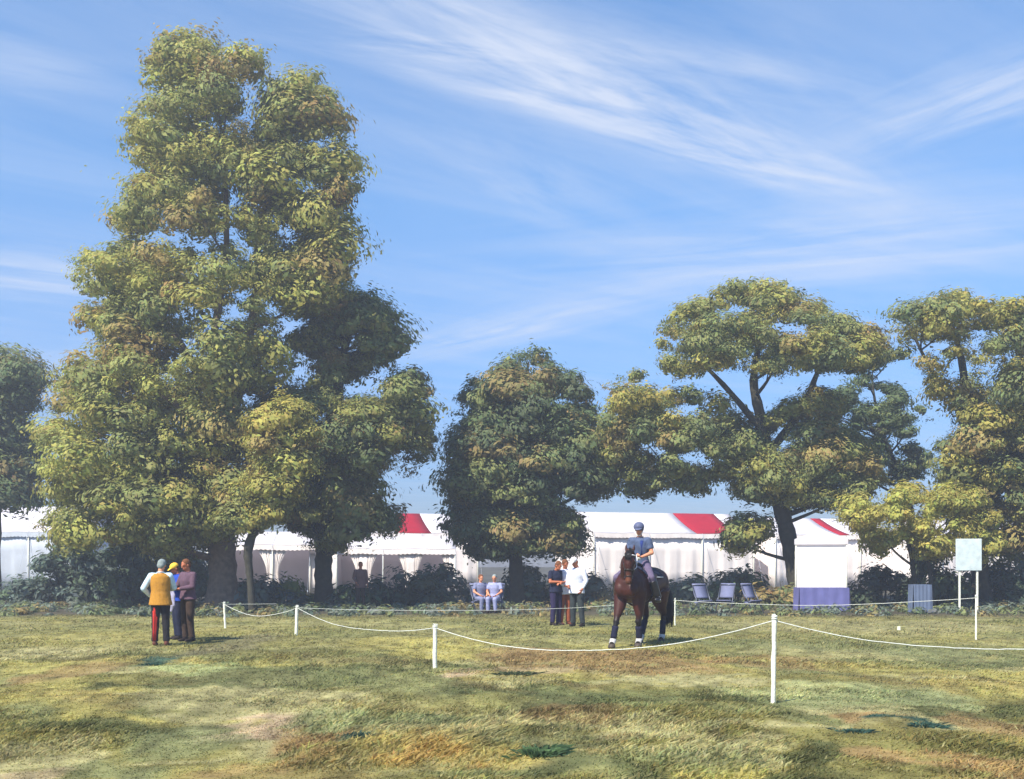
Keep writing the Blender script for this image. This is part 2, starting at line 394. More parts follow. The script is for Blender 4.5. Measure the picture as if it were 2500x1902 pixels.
def crown_clumps(polys, holes, Y0, rr, n, seed, depth=1.0):
    g = random.Random(seed); cs = []; rs = []
    tot = []
    for poly in polys:
        xs = [p[0] for p in poly]; ys = [p[1] for p in poly]
        a = abs(sum(poly[i - 1][0] * poly[i][1] - poly[i][0] * poly[i - 1][1] for i in range(len(poly)))) / 2; tot.append(a)
    for poly, a in zip(polys, tot):
        want = max(3, int(n * a / sum(tot))); got = 0; tries = 0
        xs = [p[0] for p in poly]; ys = [p[1] for p in poly]
        while got < want and tries < want * 60:
            best = None
            for _ in range(5):
                tries += 1
                x = g.uniform(min(xs), max(xs)); y = g.uniform(min(ys), max(ys)); r = g.uniform(*rr) * (1 if g.random() < .6 else .62)
                rp = r * F / Y0 / D * (.60 if r > .5 else .45)
                if not all(inpoly(poly, x + rp * ox, y + rp * .8 * oy) for ox, oy in ((1, 0), (-1, 0), (0, 1), (0, -1))): continue
                if any(((x - hx) / (hw + rp * (1.32 if r > .5 else 1.0))) ** 2 + ((y - hy) / (hh + rp * (1.25 if r > .5 else .95))) ** 2 < 1 for hx, hy, hw, hh in holes): continue
                sp = span(poly, y)
                if not sp: continue
                mid = (sp[0] + sp[1]) / 2; half = (sp[1] - sp[0]) / 2 + 1; uu = min(abs(x - mid) / half, 1)
                Dm = min(half * D / F * Y0, 6.5) * math.sqrt(max(0, 1 - uu * uu)) * .85 * depth
                dy = g.choice((-1, 1)) * Dm * g.random() ** .6
                p = at(x * D, y * D, Y0 + dy)
                md = min([((p[0] - q[0]) ** 2 + (p[1] - q[1]) ** 2 * .5 + (p[2] - q[2]) ** 2) for q in cs[-250:]] or [9])
                if best is None or md > best[0]: best = (md, p, r)
            if best: cs.append(tuple(best[1])); rs.append(best[2]); got += 1
    return cs, rs
def bez(a, b, c, n=7): return [a.lerp(b, t).lerp(b.lerp(c, t), t) for t in [i / (n - 1) for i in range(n)]]
def tree(name, label, cat, polys, holes, Y0, trunks, pals, rr=(.7, 1.15), n=150, per=230, L=.30, seed=1, limbs=26, bark=None, group=None, depth=1.0, extra=None):
    base = trunks[0][0]; bx = (base[0] * D - 1250) / F * Y0
    root = empty(name, (bx, Y0, float(ground_h(bx, Y0))), 0, label, cat, group)
    off = Vector(root.location)
    rr = (rr[0] * .70, rr[1] * .88); n = int(n * 1.55); per *= .66
    cs, rs = crown_clumps(polys, holes, Y0, rr, n, seed, depth)
    sc_, sr_ = crown_clumps(polys, holes, Y0, (.26, .48), int(n * 1.7), seed + 40, depth)
    mb = MB(); g = random.Random(seed + 5); allp = []
    for tr in trunks:
        pts = [at(q[0] * D, q[1] * D, Y0 + (q[3] if len(q) > 3 else 0)) for q in tr]
        pts[0].z = min(pts[0].z, -.15) if tr is trunks[0] or tr[0][1] > 1240 else pts[0].z
        rad = [q[2] for q in tr]
        P = []; Rr = []
        for i in range(len(pts) - 1):           # smooth the path
            p0 = pts[max(i - 1, 0)]; p1 = pts[i]; p2 = pts[i + 1]; p3 = pts[min(i + 2, len(pts) - 1)]
            for k in range(5):
                t = k / 5; P.append(.5 * ((2 * p1) + (p2 - p0) * t + (2 * p0 - 5 * p1 + 4 * p2 - p3) * t * t + (3 * p1 - p0 - 3 * p2 + p3) * t ** 3))
                Rr.append((rad[i] * (1 - t) + rad[i + 1] * t) * (1 + .08 * math.sin(len(P) * 2.3)))
        P.append(pts[-1]); Rr.append(rad[-1])
        if tr[0][1] > 1240: Rr[0] *= 1.7; Rr[1] *= 1.3; Rr[2] *= 1.1
        mb.tube([p - off for p in P], Rr, 12); allp += list(zip(P, Rr))
    pick = list(range(len(cs))); g.shuffle(pick)
    for i in pick[:limbs]:
        c = Vector(cs[i]); best = None
        for p, r in allp:
            hd = math.hypot(p.x - c.x, p.y - c.y)
            if p.z < 1.8: continue
            cost = (c - p).length + 2.5 * max(0, p.z - (c.z - .35 * hd))
            if best is None or cost < best[0]: best = (cost, p, r)
        if best is None: continue
        p, r = best[1], best[2]; mid = p.lerp(c, .5) + Vector((g.uniform(-.3, .3), g.uniform(-.3, .3), -.12 * (c - p).length + g.uniform(-.1, .5)))
        q = bez(p, mid, c, 8); r0 = max(.04, min(r * .5, .03 + .022 * (c - p).length))
        mb.tube([v - off for v in q], [r0 * (1 - .75 * k / 7) for k in range(8)], 7)
        for _ in range(3):
            s = q[g.randrange(3, 7)]; e = c + Vector((g.uniform(-.5, .5), g.uniform(-.5, .5), g.uniform(-.4, .25)))
            mb.tube([v - off for v in bez(s, s.lerp(e, .5) + Vector((0, 0, .15)), e, 5)], [.03, .026, .02, .014, .008], 5)
    mb.build('trunk', bark or BARK, root)
    L *= .52; per *= 2.6
    V, f, c = leaf_cloud(np.array(cs) - np.array(off), rs, per, L, pals, seed=seed)
    extra = [(sc_, sr_, per * .36, pals, L * .54)]
    if extra:
        for (qs, qr, qper, qp, qL) in extra:
            V2, f2, c2 = leaf_cloud(np.array(qs) - np.array(off), qr, qper, qL, qp, seed=seed + 99)
            f = np.concatenate([f, f2 + len(V)]); V = np.concatenate([V, V2]); c = np.concatenate([c, c2])
    mesh_obj('crown', np_mesh('crown', V, f, 4, c), LEAF, root, smooth=False)
    return root
LF = 1
OL1 = (.162, .155, .040); OL2 = (.125, .135, .045); YG = (.20, .20, .050); BR = (.17, .125, .048); DKG = (.065, .090, .042); DK2 = (.050, .068, .038); OR = (.30, .19, .07)
GOLD = (.215, .185, .045); MID = (.105, .120, .045)
OL1, OL2, YG, BR, DKG, DK2, GOLD, MID = [tuple(q * k for q in c) for c, k in ((OL1, 2.2), (OL2, 2.15), (YG, 2.15), (BR, 2.0), (DKG, 1.9), (DK2, 1.8), (GOLD, 2.0), (MID, 2.1))]
PAL1 = [OL1, OL1, OL2, YG, MID, OL2, BR, OL1, MID, OL1]
G = 'mature parkland trees at the edge of the field'
tree('tall_tree', 'tallest tree, its olive crown towering over the man in the ochre waistcoat', 'tree',
     [[(330, 90), (400, 62), (470, 95), (545, 90), (590, 150), (560, 220), (600, 300), (610, 400), (640, 470), (620, 560), (640, 640), (620, 700), (640, 780), (560, 850), (520, 950), (570, 1060), (540, 1120), (470, 1170), (400, 1205), (330, 1195), (250, 1170), (180, 1185), (130, 1170), (55, 1160), (115, 1080), (90, 1000), (80, 920), (95, 830), (140, 780), (190, 740), (178, 690), (185, 640), (150, 610), (160, 560), (200, 530), (240, 520), (250, 470), (275, 400), (290, 330), (270, 260), (290, 220), (325, 200), (315, 140)],
      [(560, 190), (650, 150), (700, 180), (740, 230), (755, 290), (775, 340), (775, 410), (745, 440), (760, 500), (750, 560), (765, 610), (730, 660), (640, 690), (560, 640), (520, 560), (540, 470), (520, 380), (530, 300)]],
     [(505, 415, 15, 30), (508, 500, 10, 32), (345, 508, 50, 9), (430, 525, 18, 12), (612, 500, 20, 26), (540, 250, 14, 24), (455, 258, 8, 9), (395, 672, 17, 24), (450, 690, 10, 14), (515, 662, 15, 10), (580, 660, 14, 10), (400, 740, 18, 9), (660, 395, 22, 12), (540, 545, 10, 24), (700, 300, 10, 8), (220, 640, 10, 6)],
     41, [[(482, 1290, .62), (480, 1220, .50), (478, 1150, .47), (470, 1000, .38), (458, 850, .25), (462, 720, .15), (485, 580, .11), (488, 450, .09), (480, 300, .06), (450, 150, .03)],
          [(470, 1000, .3), (520, 820, .20), (550, 640, .12), (560, 500, .09), (600, 350, .06), (660, 230, .03)], [(455, 850, .2), (360, 700, .14), (270, 600, .05)], [(478, 1120, .25), (350, 1000, .16), (200, 930, .06)]],
     PAL1 + PAL1 + [YG, YG, OR], rr=(.62, 1.15), n=330, per=215, L=.30, seed=3, limbs=60, group=G)
tree('broad_tree', 'dark spreading tree on a thick dark trunk, just right of the tallest tree', 'tree',
     [[(640, 640), (720, 620), (800, 635), (845, 660), (885, 720), (865, 770), (815, 790), (760, 800), (740, 850), (790, 850), (850, 800), (905, 800), (935, 835), (915, 880), (940, 930), (930, 975), (880, 1020), (840, 1000), (800, 1030), (860, 1110), (840, 1160), (760, 1150), (730, 1200), (650, 1170), (600, 1110), (570, 1130), (530, 1050), (520, 930), (560, 850), (640, 820), (620, 760)]],
     [(648, 785, 22, 26), (790, 838, 40, 14), (762, 735, 12, 18), (700, 900, 8, 12), (640, 700, 14, 8), (870, 985, 16, 14), (830, 1060, 16, 12)],
     43, [[(702, 1300, .40), (697, 1240, .34), (700, 1180, .33), (710, 1050, .30), (725, 900, .25), (735, 780, .18), (770, 680, .06)],
          [(705, 1110, .2), (640, 960, .14), (590, 900, .05)], [(715, 1000, .2), (800, 930, .12), (890, 870, .04)]],
     [DKG, MID, DKG, OL2, OL2, OL1, BR, DKG, MID, MID, OL2, OL1, OR], rr=(.6, 1.05), n=190, per=215, L=.30, seed=8, limbs=34, bark=BARKD, group=G)
tree('slender_tree', 'thin curving tree with yellow green crown between the two thick trunks on the left', 'tree',
     [[(540, 900), (600, 860), (660, 870), (690, 930), (680, 1010), (640, 1070), (600, 1130), (520, 1140), (470, 1120), (500, 1060), (540, 1000), (530, 950)]],
     [], 37.5, [[(545, 1300, .10), (538, 1235, .12), (536, 1180, .16), (558, 1120, .15), (590, 1030, .11), (600, 930, .05)]],
     [OL1, YG, OL1, BR, MID, GOLD], rr=(.5, .85), n=42, per=210, L=.27, seed=12, limbs=10, bark=BARKD, group=G, depth=.6)
tree('dark_tree', 'dark bushy tree cut off by the left edge of the field behind the pale tent', 'tree',
     [[(-140, 800), (-60, 740), (20, 738), (60, 770), (90, 800), (80, 880), (100, 960), (95, 1085), (0, 1095), (-150, 1100)]],
     [], 52, [[(-20, 1300, .40), (-15, 1150, .36), (-10, 1000, .3), (0, 850, .12)]], [DKG, DK2, MID, DKG, BR], rr=(.8, 1.4), n=80, per=230, L=.36, seed=21, limbs=14, bark=BARKD, group=G)
tree('round_tree', 'dense dark rounded tree standing alone behind the three spectators near the horse', 'tree',
     [[(955, 1010), (972, 930), (990, 870), (982, 850), (1030, 810), (1080, 790), (1095, 755), (1160, 742), (1205, 770), (1235, 810), (1285, 850), (1290, 900), (1330, 960), (1350, 1010), (1320, 1060), (1270, 1080), (1250, 1110), (1280, 1180), (1230, 1205), (1150, 1190), (1080, 1205), (1005, 1195), (1000, 1145), (950, 1145), (985, 1090), (955, 1050)]],
     [(1205, 862, 16, 10), (1150, 785, 26, 6), (1215, 1075, 10, 12), (1000, 875, 8, 10)],
     46, [[(1115, 1300, .36), (1113, 1230, .30), (1110, 1150, .28), (1115, 1000, .22), (1125, 870, .12), (1140, 780, .04)]],
     [DKG, DK2, DKG, MID, DK2, OL2, DKG, BR], rr=(.65, 1.15), n=175, per=220, L=.32, seed=31, limbs=24, bark=BARKD, group=G)
tree('leaning_tree', 'open crowned tree on a leaning dark trunk, right of the horse rider', 'tree',
     [[(1405, 765), (1430, 700), (1470, 660), (1530, 640), (1560, 600), (1620, 612), (1665, 595), (1730, 635), (1800, 665), (1865, 705), (1890, 685), (1920, 750), (1870, 795), (1800, 805), (1740, 790), (1640, 810), (1560, 790), (1500, 800), (1460, 820), (1435, 790)],
      [(1290, 905), (1335, 805), (1385, 795), (1400, 850), (1440, 830), (1550, 850), (1600, 900), (1660, 930), (1630, 990), (1560, 1010), (1500, 1070), (1430, 1050), (1380, 1080), (1330, 1010), (1300, 960)],
      [(1590, 930), (1650, 900), (1700, 860), (1760, 830), (1810, 850), (1840, 930), (1890, 980), (1910, 1020), (1880, 1070), (1800, 1095), (1740, 1090), (1650, 1085), (1580, 1060), (1530, 1010), (1570, 960)],
      [(1560, 1120), (1620, 1100), (1665, 1110), (1665, 1150), (1600, 1190), (1560, 1180)]],
     [(1700, 705, 40, 10), (1580, 665, 40, 6), (1480, 880, 40, 10), (1410, 960, 30, 8), (1500, 985, 40, 8), (1690, 935, 16, 22), (1620, 860, 14, 14), (1460, 740, 20, 6)],
     44, [[(1722, 1300, .42), (1715, 1240, .34), (1700, 1160, .33), (1680, 1080, .31), (1655, 980, .27), (1640, 900, .22), (1625, 820, .16), (1640, 720, .08), (1640, 650, .03)],
          [(1660, 1000, .18), (1560, 930, .14), (1450, 900, .09), (1350, 860, .03)], [(1655, 980, .18), (1730, 880, .14), (1770, 790, .09), (1830, 720, .03)], [(1645, 930, .16), (1560, 830, .1), (1470, 740, .03)],
          [(1670, 1040, .14), (1590, 1010, .1), (1500, 1030, .03)], [(1680, 1080, .14), (1760, 990, .1), (1850, 1010, .03)]],
     [OL2, OL1, MID, GOLD, DKG, OL1, MID, BR, DKG], rr=(.5, .92), n=230, per=190, L=.28, seed=41, limbs=40, bark=BARKD, group=G)
tree('gappy_tree', 'gappy thin leaved dark tree between the leaning tree and the tree at the right edge', 'tree',
     [[(1740, 860), (1860, 800), (1960, 850), (2010, 900), (2010, 1000), (1960, 1040), (1870, 1060), (1790, 1000)], [(1850, 760), (1900, 730), (1930, 770), (1890, 800)]],
     [(1990, 930, 16, 40), (1880, 850, 40, 12), (1930, 960, 18, 24), (1830, 900, 14, 18), (1890, 1020, 26, 12), (1870, 930, 12, 14), (1960, 880, 14, 12)],
     52, [[(1990, 1300, .22), (1975, 1180, .2), (1950, 1050, .16), (1900, 930, .1), (1880, 820, .03)]],
     [DKG, DK2, MID, DKG], rr=(.4, .75), n=72, per=120, L=.30, seed=45, limbs=40, bark=BARKD, group=G)
tree('edge_tree', 'tall olive and gold tree cut off by the right edge behind the white sign', 'tree',
     [[(1920, 690), (1960, 650), (2020, 640), (2080, 618), (2130, 650), (2208, 650), (2330, 640), (2400, 800), (2360, 1130), (2208, 1215), (2150, 1200), (2090, 1150), (2050, 1080), (2020, 1000), (2040, 900), (2000, 820), (1940, 780)]],
     [(2000, 745, 46, 14), (2060, 790, 26, 22), (2110, 735, 20, 18), (1965, 800, 18, 12), (2140, 800, 10, 26), (2060, 900, 8, 16), (2180, 760, 12, 14)],
     43, [[(2118, 1300, .38), (2112, 1220, .31), (2105, 1120, .29), (2090, 1000, .25), (2085, 880, .2), (2070, 760, .12), (2040, 680, .04)], [(2100, 1050, .2), (2170, 900, .15), (2230, 750, .05)], [(2088, 900, .14), (2010, 800, .08), (1960, 700, .03)]],
     [OL1, GOLD, DKG, OL1, MID, GOLD, BR, DKG, MID], rr=(.55, 1.0), n=185, per=205, L=.29, seed=51, limbs=40, bark=BARKD, group=G)
tree('small_tree', 'low golden green thicket tree on thin bent stems beneath the right hand trees', 'tree',
     [[(1790, 1100), (1850, 1065), (1900, 1085), (1940, 1030), (2000, 1055), (2060, 1030), (2140, 1090), (2165, 1180), (2110, 1225), (2060, 1180), (2000, 1205), (1960, 1160), (1890, 1190), (1850, 1145)]],
     [(1900, 1125, 16, 8), (2035, 1130, 14, 14), (1975, 1095, 12, 8), (2095, 1165, 8, 14)], 41, [[(1975, 1290, .10), (1968, 1220, .09), (1955, 1160, .07), (1935, 1110, .03)], [(2012, 1290, .09), (2005, 1230, .08), (2000, 1180, .06), (2020, 1120, .03)], [(1968, 1220, .05), (1930, 1190, .04), (1900, 1150, .02)]],
     [GOLD, YG, OL1, GOLD, OL1], rr=(.34, .68), n=60, per=120, L=.28, seed=61, limbs=12, bark=BARKD, group=G)

# undergrowth: single shrubs, each with stems and leaves
def shrub(px, Y, w, h, pals, seed, label, name='shrub', zc=0.0):
    x = (px - 1250) / F * Y; root = empty(name, (x, Y, float(ground_h(x, Y)) + zc), 0, label, 'shrub', 'shrubs in the shade under the trees')
    g = random.Random(seed); cs = []; rs = []; mb = MB()
    for _ in range(max(5, int(w * h * 5))):
        u = g.uniform(-1, 1); r = g.uniform(.28, .5) * min(1, h / 1.6 + .3); z = g.uniform(r * .5, max(h * math.sqrt(1 - u * u * .8) - r * .6, r * .6))
        cs.append((u * w / 2, g.uniform(-.45, .45) * w * .6, z)); rs.append(r)
        if g.random() < .4: mb.tube([(cs[-1][0] * .3, cs[-1][1] * .3, -.1), (cs[-1][0] * .7, cs[-1][1] * .7, z * .5), cs[-1]], [.03, .022, .008], 6)
    mb.tube([(0, 0, -.1), (.05, 0, h * .4), (0, .05, h * .8)], [.05, .035, .01], 6)
    mb.build('stem', BARKD, root)
    V, f, c = leaf_cloud(cs, rs, 120, .20, pals, flat=.85, seed=seed)
    mesh_obj('foliage', np_mesh('foliage', V, f, 4, c), LEAF, root, smooth=False); return root
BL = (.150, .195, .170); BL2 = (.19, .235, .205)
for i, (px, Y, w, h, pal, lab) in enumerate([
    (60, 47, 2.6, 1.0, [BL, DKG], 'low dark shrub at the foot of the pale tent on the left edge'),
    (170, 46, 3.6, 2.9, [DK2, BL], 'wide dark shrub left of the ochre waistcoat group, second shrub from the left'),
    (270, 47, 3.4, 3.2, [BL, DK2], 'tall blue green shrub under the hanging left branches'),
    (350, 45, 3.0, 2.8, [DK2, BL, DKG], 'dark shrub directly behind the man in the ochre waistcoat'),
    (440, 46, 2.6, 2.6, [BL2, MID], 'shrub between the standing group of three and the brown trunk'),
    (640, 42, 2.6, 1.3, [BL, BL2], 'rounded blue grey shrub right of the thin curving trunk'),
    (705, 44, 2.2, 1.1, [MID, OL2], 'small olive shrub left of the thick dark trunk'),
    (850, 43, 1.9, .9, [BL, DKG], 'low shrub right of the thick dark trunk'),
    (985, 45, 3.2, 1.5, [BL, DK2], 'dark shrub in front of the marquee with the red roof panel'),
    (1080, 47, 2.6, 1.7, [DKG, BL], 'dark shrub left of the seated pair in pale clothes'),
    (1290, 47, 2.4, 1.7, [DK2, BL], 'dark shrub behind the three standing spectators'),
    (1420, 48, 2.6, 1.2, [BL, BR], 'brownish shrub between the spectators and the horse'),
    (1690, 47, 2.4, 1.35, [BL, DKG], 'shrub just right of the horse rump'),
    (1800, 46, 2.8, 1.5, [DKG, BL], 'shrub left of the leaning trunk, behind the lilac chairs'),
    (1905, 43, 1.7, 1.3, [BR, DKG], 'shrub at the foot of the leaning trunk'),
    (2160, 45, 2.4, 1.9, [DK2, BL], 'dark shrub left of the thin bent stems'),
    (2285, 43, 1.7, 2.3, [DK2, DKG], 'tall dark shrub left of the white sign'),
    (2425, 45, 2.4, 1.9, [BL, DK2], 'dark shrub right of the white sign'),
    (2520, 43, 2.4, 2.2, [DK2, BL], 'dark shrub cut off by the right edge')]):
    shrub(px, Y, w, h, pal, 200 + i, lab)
# low weeds along the shaded edge
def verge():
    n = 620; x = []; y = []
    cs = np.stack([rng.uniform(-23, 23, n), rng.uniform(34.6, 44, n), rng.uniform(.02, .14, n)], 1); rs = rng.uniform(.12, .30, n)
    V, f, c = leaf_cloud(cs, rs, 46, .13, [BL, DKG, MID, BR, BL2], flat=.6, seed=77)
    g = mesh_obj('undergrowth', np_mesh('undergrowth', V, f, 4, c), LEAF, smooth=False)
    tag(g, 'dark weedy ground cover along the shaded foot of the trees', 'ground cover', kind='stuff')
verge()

# ------------------------------------------------------------------ marquees
CANVAS = mat('white_canvas', srgb(232, 228, 234), .7, .07, 1.2, .35, 3, .2, trans=.42)
CANVG = mat('pale_canvas', srgb(206, 212, 222), .7, .08, 1.2, .25, 3, .2, trans=.35)
REDC = mat('red_canvas', srgb(150, 8, 34), .65, .10, 2, .25, 3, .2)
WALLC = mat('wall_canvas', srgb(246, 236, 232), .8, .06, 1.0, .25, 3, .1, trans=.10)
GREYC = mat('grey_trim', srgb(110, 116, 128), .8, .1, 3)
WHITE = mat('white_paint', srgb(222, 222, 208), .6, .14, 18, .4, 40, .3)
DARKI = mat('dark_interior', srgb(92, 84, 92), .9, .2, 2)
def marquee(name, label, px, Yf, width, depth, ze, zr, yaw, red=(), wall=WALLC, roofm=CANVAS, op=None, seed=0):
    x = (px - 1250) / F * Yf
    root = empty(name, (x, Yf, float(ground_h(x, Yf))), yaw, label, 'marquee', 'white marquees behind the trees')
    w2 = width / 2; N_ = 24
    def roof_pt(s, t):       # s along ridge 0..1, t 0 front eave .. .5 ridge .. 1 back eave
        k = 1 - abs(2 * t - 1); sag = -.10 * math.sin(math.pi * k) - .05 * math.sin(math.pi * ((s * width / 3) % 1)) * (1 - k) 
        return Vector((-w2 + width * s, t * depth, ze + (zr - ze) * k + sag))
    def strip(s0, s1, mt, nm, lab=None):
        m = max(2, int((s1 - s0) * width / .6)); mb = MB(); rows = 13; vs = []; fs = []
        for i in range(m + 1):
            for j in range(rows): vs.append(roof_pt(s0 + (s1 - s0) * i / m, j / (rows - 1)))
        for i in range(m):
            for j in range(rows - 1):
                a = i * rows + j; fs.append((a, a + rows, a + rows + 1, a + 1))
        mb.add(vs, fs)
        o = mb.build(nm, mt, root); sd = o.modifiers.new('t', 'SOLIDIFY'); sd.thickness = .03; sd.offset = -1
        if lab: o['label'] = lab
    cuts = [0.0]; 
    for a, b in red: strip(cuts[-1], a - .0008, roofm, 'roof'); strip(a, b, REDC, 'roof_panel', 'red canvas panel of the roof'); cuts.append(b + .0008)
    strip(cuts[-1], 1.0, roofm, 'roof')
    for i in range(1, int(width / 1.5)):
        s_ = i / int(width / 1.5)
        if any(a - .01 < s_ < b + .01 for a, b in red): continue
        MB().tube([roof_pt(s_, t / 16) + Vector((0, 0, .012)) for t in range(17)], .014, 5).build('roof_seam', CANVG, root)
    # valance with a scalloped lower edge, along the front and both ends
    mb = MB(); n = int(width / .25) * 2; vs = []; fs = []
    for i in range(n + 1):
        xx = -w2 + width * i / n; dz = .26 + (.05 if i % 2 else 0); top = roof_pt(i / n, 0).z - .035
        vs += [(xx, -.035, top), (xx, -.045 - .01 * math.sin(i), top - dz)]
    for i in range(n): fs.append((2 * i, 2 * i + 1, 2 * i + 3, 2 * i + 2))
    mb.add(vs, fs); o = mb.build('valance', wall, root, False); sd = o.modifiers.new('t', 'SOLIDIFY'); sd.thickness = .012
    mb = MB()
    mb.box((0, .03, ze - .10), (w2, .03, .035)); mb.build('eave_rail', GREYC, root)
    # canvas walls with soft vertical folds
    def wallstrip(xa, ya, xb, yb, top, mt, nm, bottom=0.02, fold=.05):
        L_ = math.hypot(xb - xa, yb - ya); n = max(4, int(L_ / .16)); vs = []; fs = []; nx, ny = -(yb - ya) / L_, (xb - xa) / L_
        for i in range(n + 1):
            t = i / n; q = fold * (math.sin(t * L_ * 5.1 + seed) + .5 * math.sin(t * L_ * 11.7))
            for k, z in enumerate((bottom, top * .35, top * .7, top)):
                a = (1, .8, .5, .15)[k]; vs.append((xa + (xb - xa) * t + nx * q * a, ya + (yb - ya) * t + ny * q * a, z))
        for i in range(n):
            for k in range(3): a = i * 4 + k; fs.append((a, a + 4, a + 5, a + 1))
        mb = MB().add(vs, fs); o = mb.build(nm, mt, root); sd = o.modifiers.new('t', 'SOLIDIFY'); sd.thickness = .01
    zt = ze - .14
    if op is None: wallstrip(-w2, .10, w2, .10, zt, wall, 'wall')
    else:
        last = -w2
        for a, b in op:
            xa, xb = -w2 + a * width, -w2 + b * width
            if xa - last > .2: wallstrip(last, .10, xa, .10, zt, wall, 'wall')
            for sgn, xx in ((1, xa), (-1, xb)):      # gathered curtain
                wd = min(.8, (xb - xa) * .3); vs = []; fs = []; rows = 10; n = 12
                for j in range(rows):
                    z = zt * (1 - j / (rows - 1)) + .03; k = j / (rows - 1); ww = wd * (1 - .8 * math.sin(math.pi * min(k / .62, 1) / 2)) if k < .62 else wd * (.2 + .25 * (k - .62) / .38)
                    for i in range(n + 1): vs.append((xx + sgn * ww * i / n, .10 + .04 * math.sin(i * 1.9), z))
                for j in range(rows - 1):
                    for i in range(n): q = j * (n + 1) + i; fs.append((q, q + 1, q + n + 2, q + n + 1))
                o = MB().add(vs, fs).build('curtain', wall, root); sd = o.modifiers.new('t', 'SOLIDIFY'); sd.thickness = .01
            last = xb
        if w2 - last > .2: wallstrip(last, .10, w2, .10, zt, wall, 'wall')
    wallstrip(w2 - .05, .12, w2 - .05, depth - .1, zt, wall, 'wall'); wallstrip(-w2 + .05, depth - .1, -w2 + .05, .12, zt, wall, 'wall')
    wallstrip(w2, depth - .08, -w2, depth - .08, zt, wall, 'wall')
    # gable ends
    for sx in (-1, 1):
        mb = MB(); s = 0 if sx < 0 else 1; pts = [roof_pt(s, t / 12) for t in range(13)]; b = len(mb.v)
        xx = sx * (w2 - .03); vs = [(xx, p.y, p.z - .05) for p in pts] + [(xx, p.y, zt - .03) for p in pts]
        mb.add(vs, [(i, i + 1, 13 + i + 1, 13 + i) for i in range(12)])
        mb.build('gable', wall, root)
    for i in range(int(width / 3) + 1):
        xx = -w2 + .06 + (width - .12) * i / max(1, int(width / 3)); MB().tube([(xx, .02, 0), (xx, .02, ze - .1)], .035, 8).build('pole', WHITE, root)
        g_ = MB().tube([(xx, -.03, ze - .05), (xx, -1.3, .02)], .012, 5); g_.tube([(xx, -1.25, .25), (xx, -1.33, -.05)], .02, 5); g_.build('guy_rope', CANVG, root)
    return root
YW = R(17)
marquee('marquee', 'white marquee with a red roof panel, just left of the round tree', 960, 70, 11.3, 7.2, 3.78, 5.16, YW, [(.52, .72)], seed=1)
marquee('marquee', 'long white marquee with a red roof panel right behind the horse rider', 1650, 70, 11.3, 7.2, 3.74, 5.16, YW, [(.63, .90)], seed=2, wall=WALLC)
marquee('marquee', 'white marquee with a red strip of roof to the right of the leaning trunk', 2050, 73.5, 9.8, 7.2, 3.73, 4.95, YW, [(.50, .58)], seed=3)
marquee('open_marquee', 'low white open fronted marquee seen between the brown trunk and the thick dark trunk', 665, 62, 7.3, 4.5, 2.84, 3.6, R(6), op=[(.08, .48), (.52, .94)], seed=4)
marquee('open_marquee', 'low white open fronted marquee with gathered curtains right of the thick dark trunk', 935, 63, 8.4, 4.5, 2.63, 3.36, R(4), op=[(.05, .34), (.40, .66), (.72, .95)], seed=5)
marquee('tent', 'pale blue white tent cut off by the left edge of the picture', 10, 68, 10.2, 7.5, 3.75, 5.5, R(-12), wall=CANVG, roofm=CANVAS, seed=6)
marquee('marquee', 'white marquee cut off by the right edge behind the white sign', 2440, 70, 8.8, 7, 3.46, 4.65, YW, seed=7)
def gazebo(px, Y, w, h, label):
    x = (px - 1250) / F * Y; root = empty('gazebo', (x, Y, float(ground_h(x, Y))), R(-14), label, 'gazebo')
    s = w / 2; mb = MB(); vs = []; fs = []
    for (xa, ya, xb, yb) in ((-s, -s, s, -s), (s, -s, s, s), (s, s, -s, s), (-s, s, -s, -s)):
        b = len(vs); n = 16
        for i in range(n + 1):
            t = i / n; q = .025 * math.sin(t * 14 + xa) 
            vs += [(xa + (xb - xa) * t + q * (yb != ya), ya + (yb - ya) * t + q * (ya == yb), .03), (xa + (xb - xa) * t, ya + (yb - ya) * t, h - .02)]
        fs += [(b + 2 * i, b + 2 * i + 2, b + 2 * i + 3, b + 2 * i + 1) for i in range(n)]
    mb.add(vs, fs).build('wall', WALLC, root)
    e = s + .08; MB().add([(-e, -e, h), (e, -e, h), (e, e, h), (-e, e, h), (-.1, 0, h + .35), (.1, 0, h + .35), (-e, -e, h - .2), (e, -e, h - .2), (e, e, h - .2), (-e, e, h - .2)],
        [(0, 1, 5, 4), (1, 2, 5), (2, 3, 4, 5), (3, 0, 4), (0, 6, 7, 1), (1, 7, 8, 2), (2, 8, 9, 3), (3, 9, 6, 0)]).build('roof', CANVAS, root, False)
    for sx in (-1, 1):
        for sy in (-1, 1): MB().tube([(sx * (s + .03), sy * (s + .03), 0), (sx * (s + .03), sy * (s + .03), h)], .025, 8).build('pole', WHITE, root)
gazebo(2003, 41.5, 1.75, 2.6, 'bright white square gazebo with closed canvas walls right of the leaning trunk')

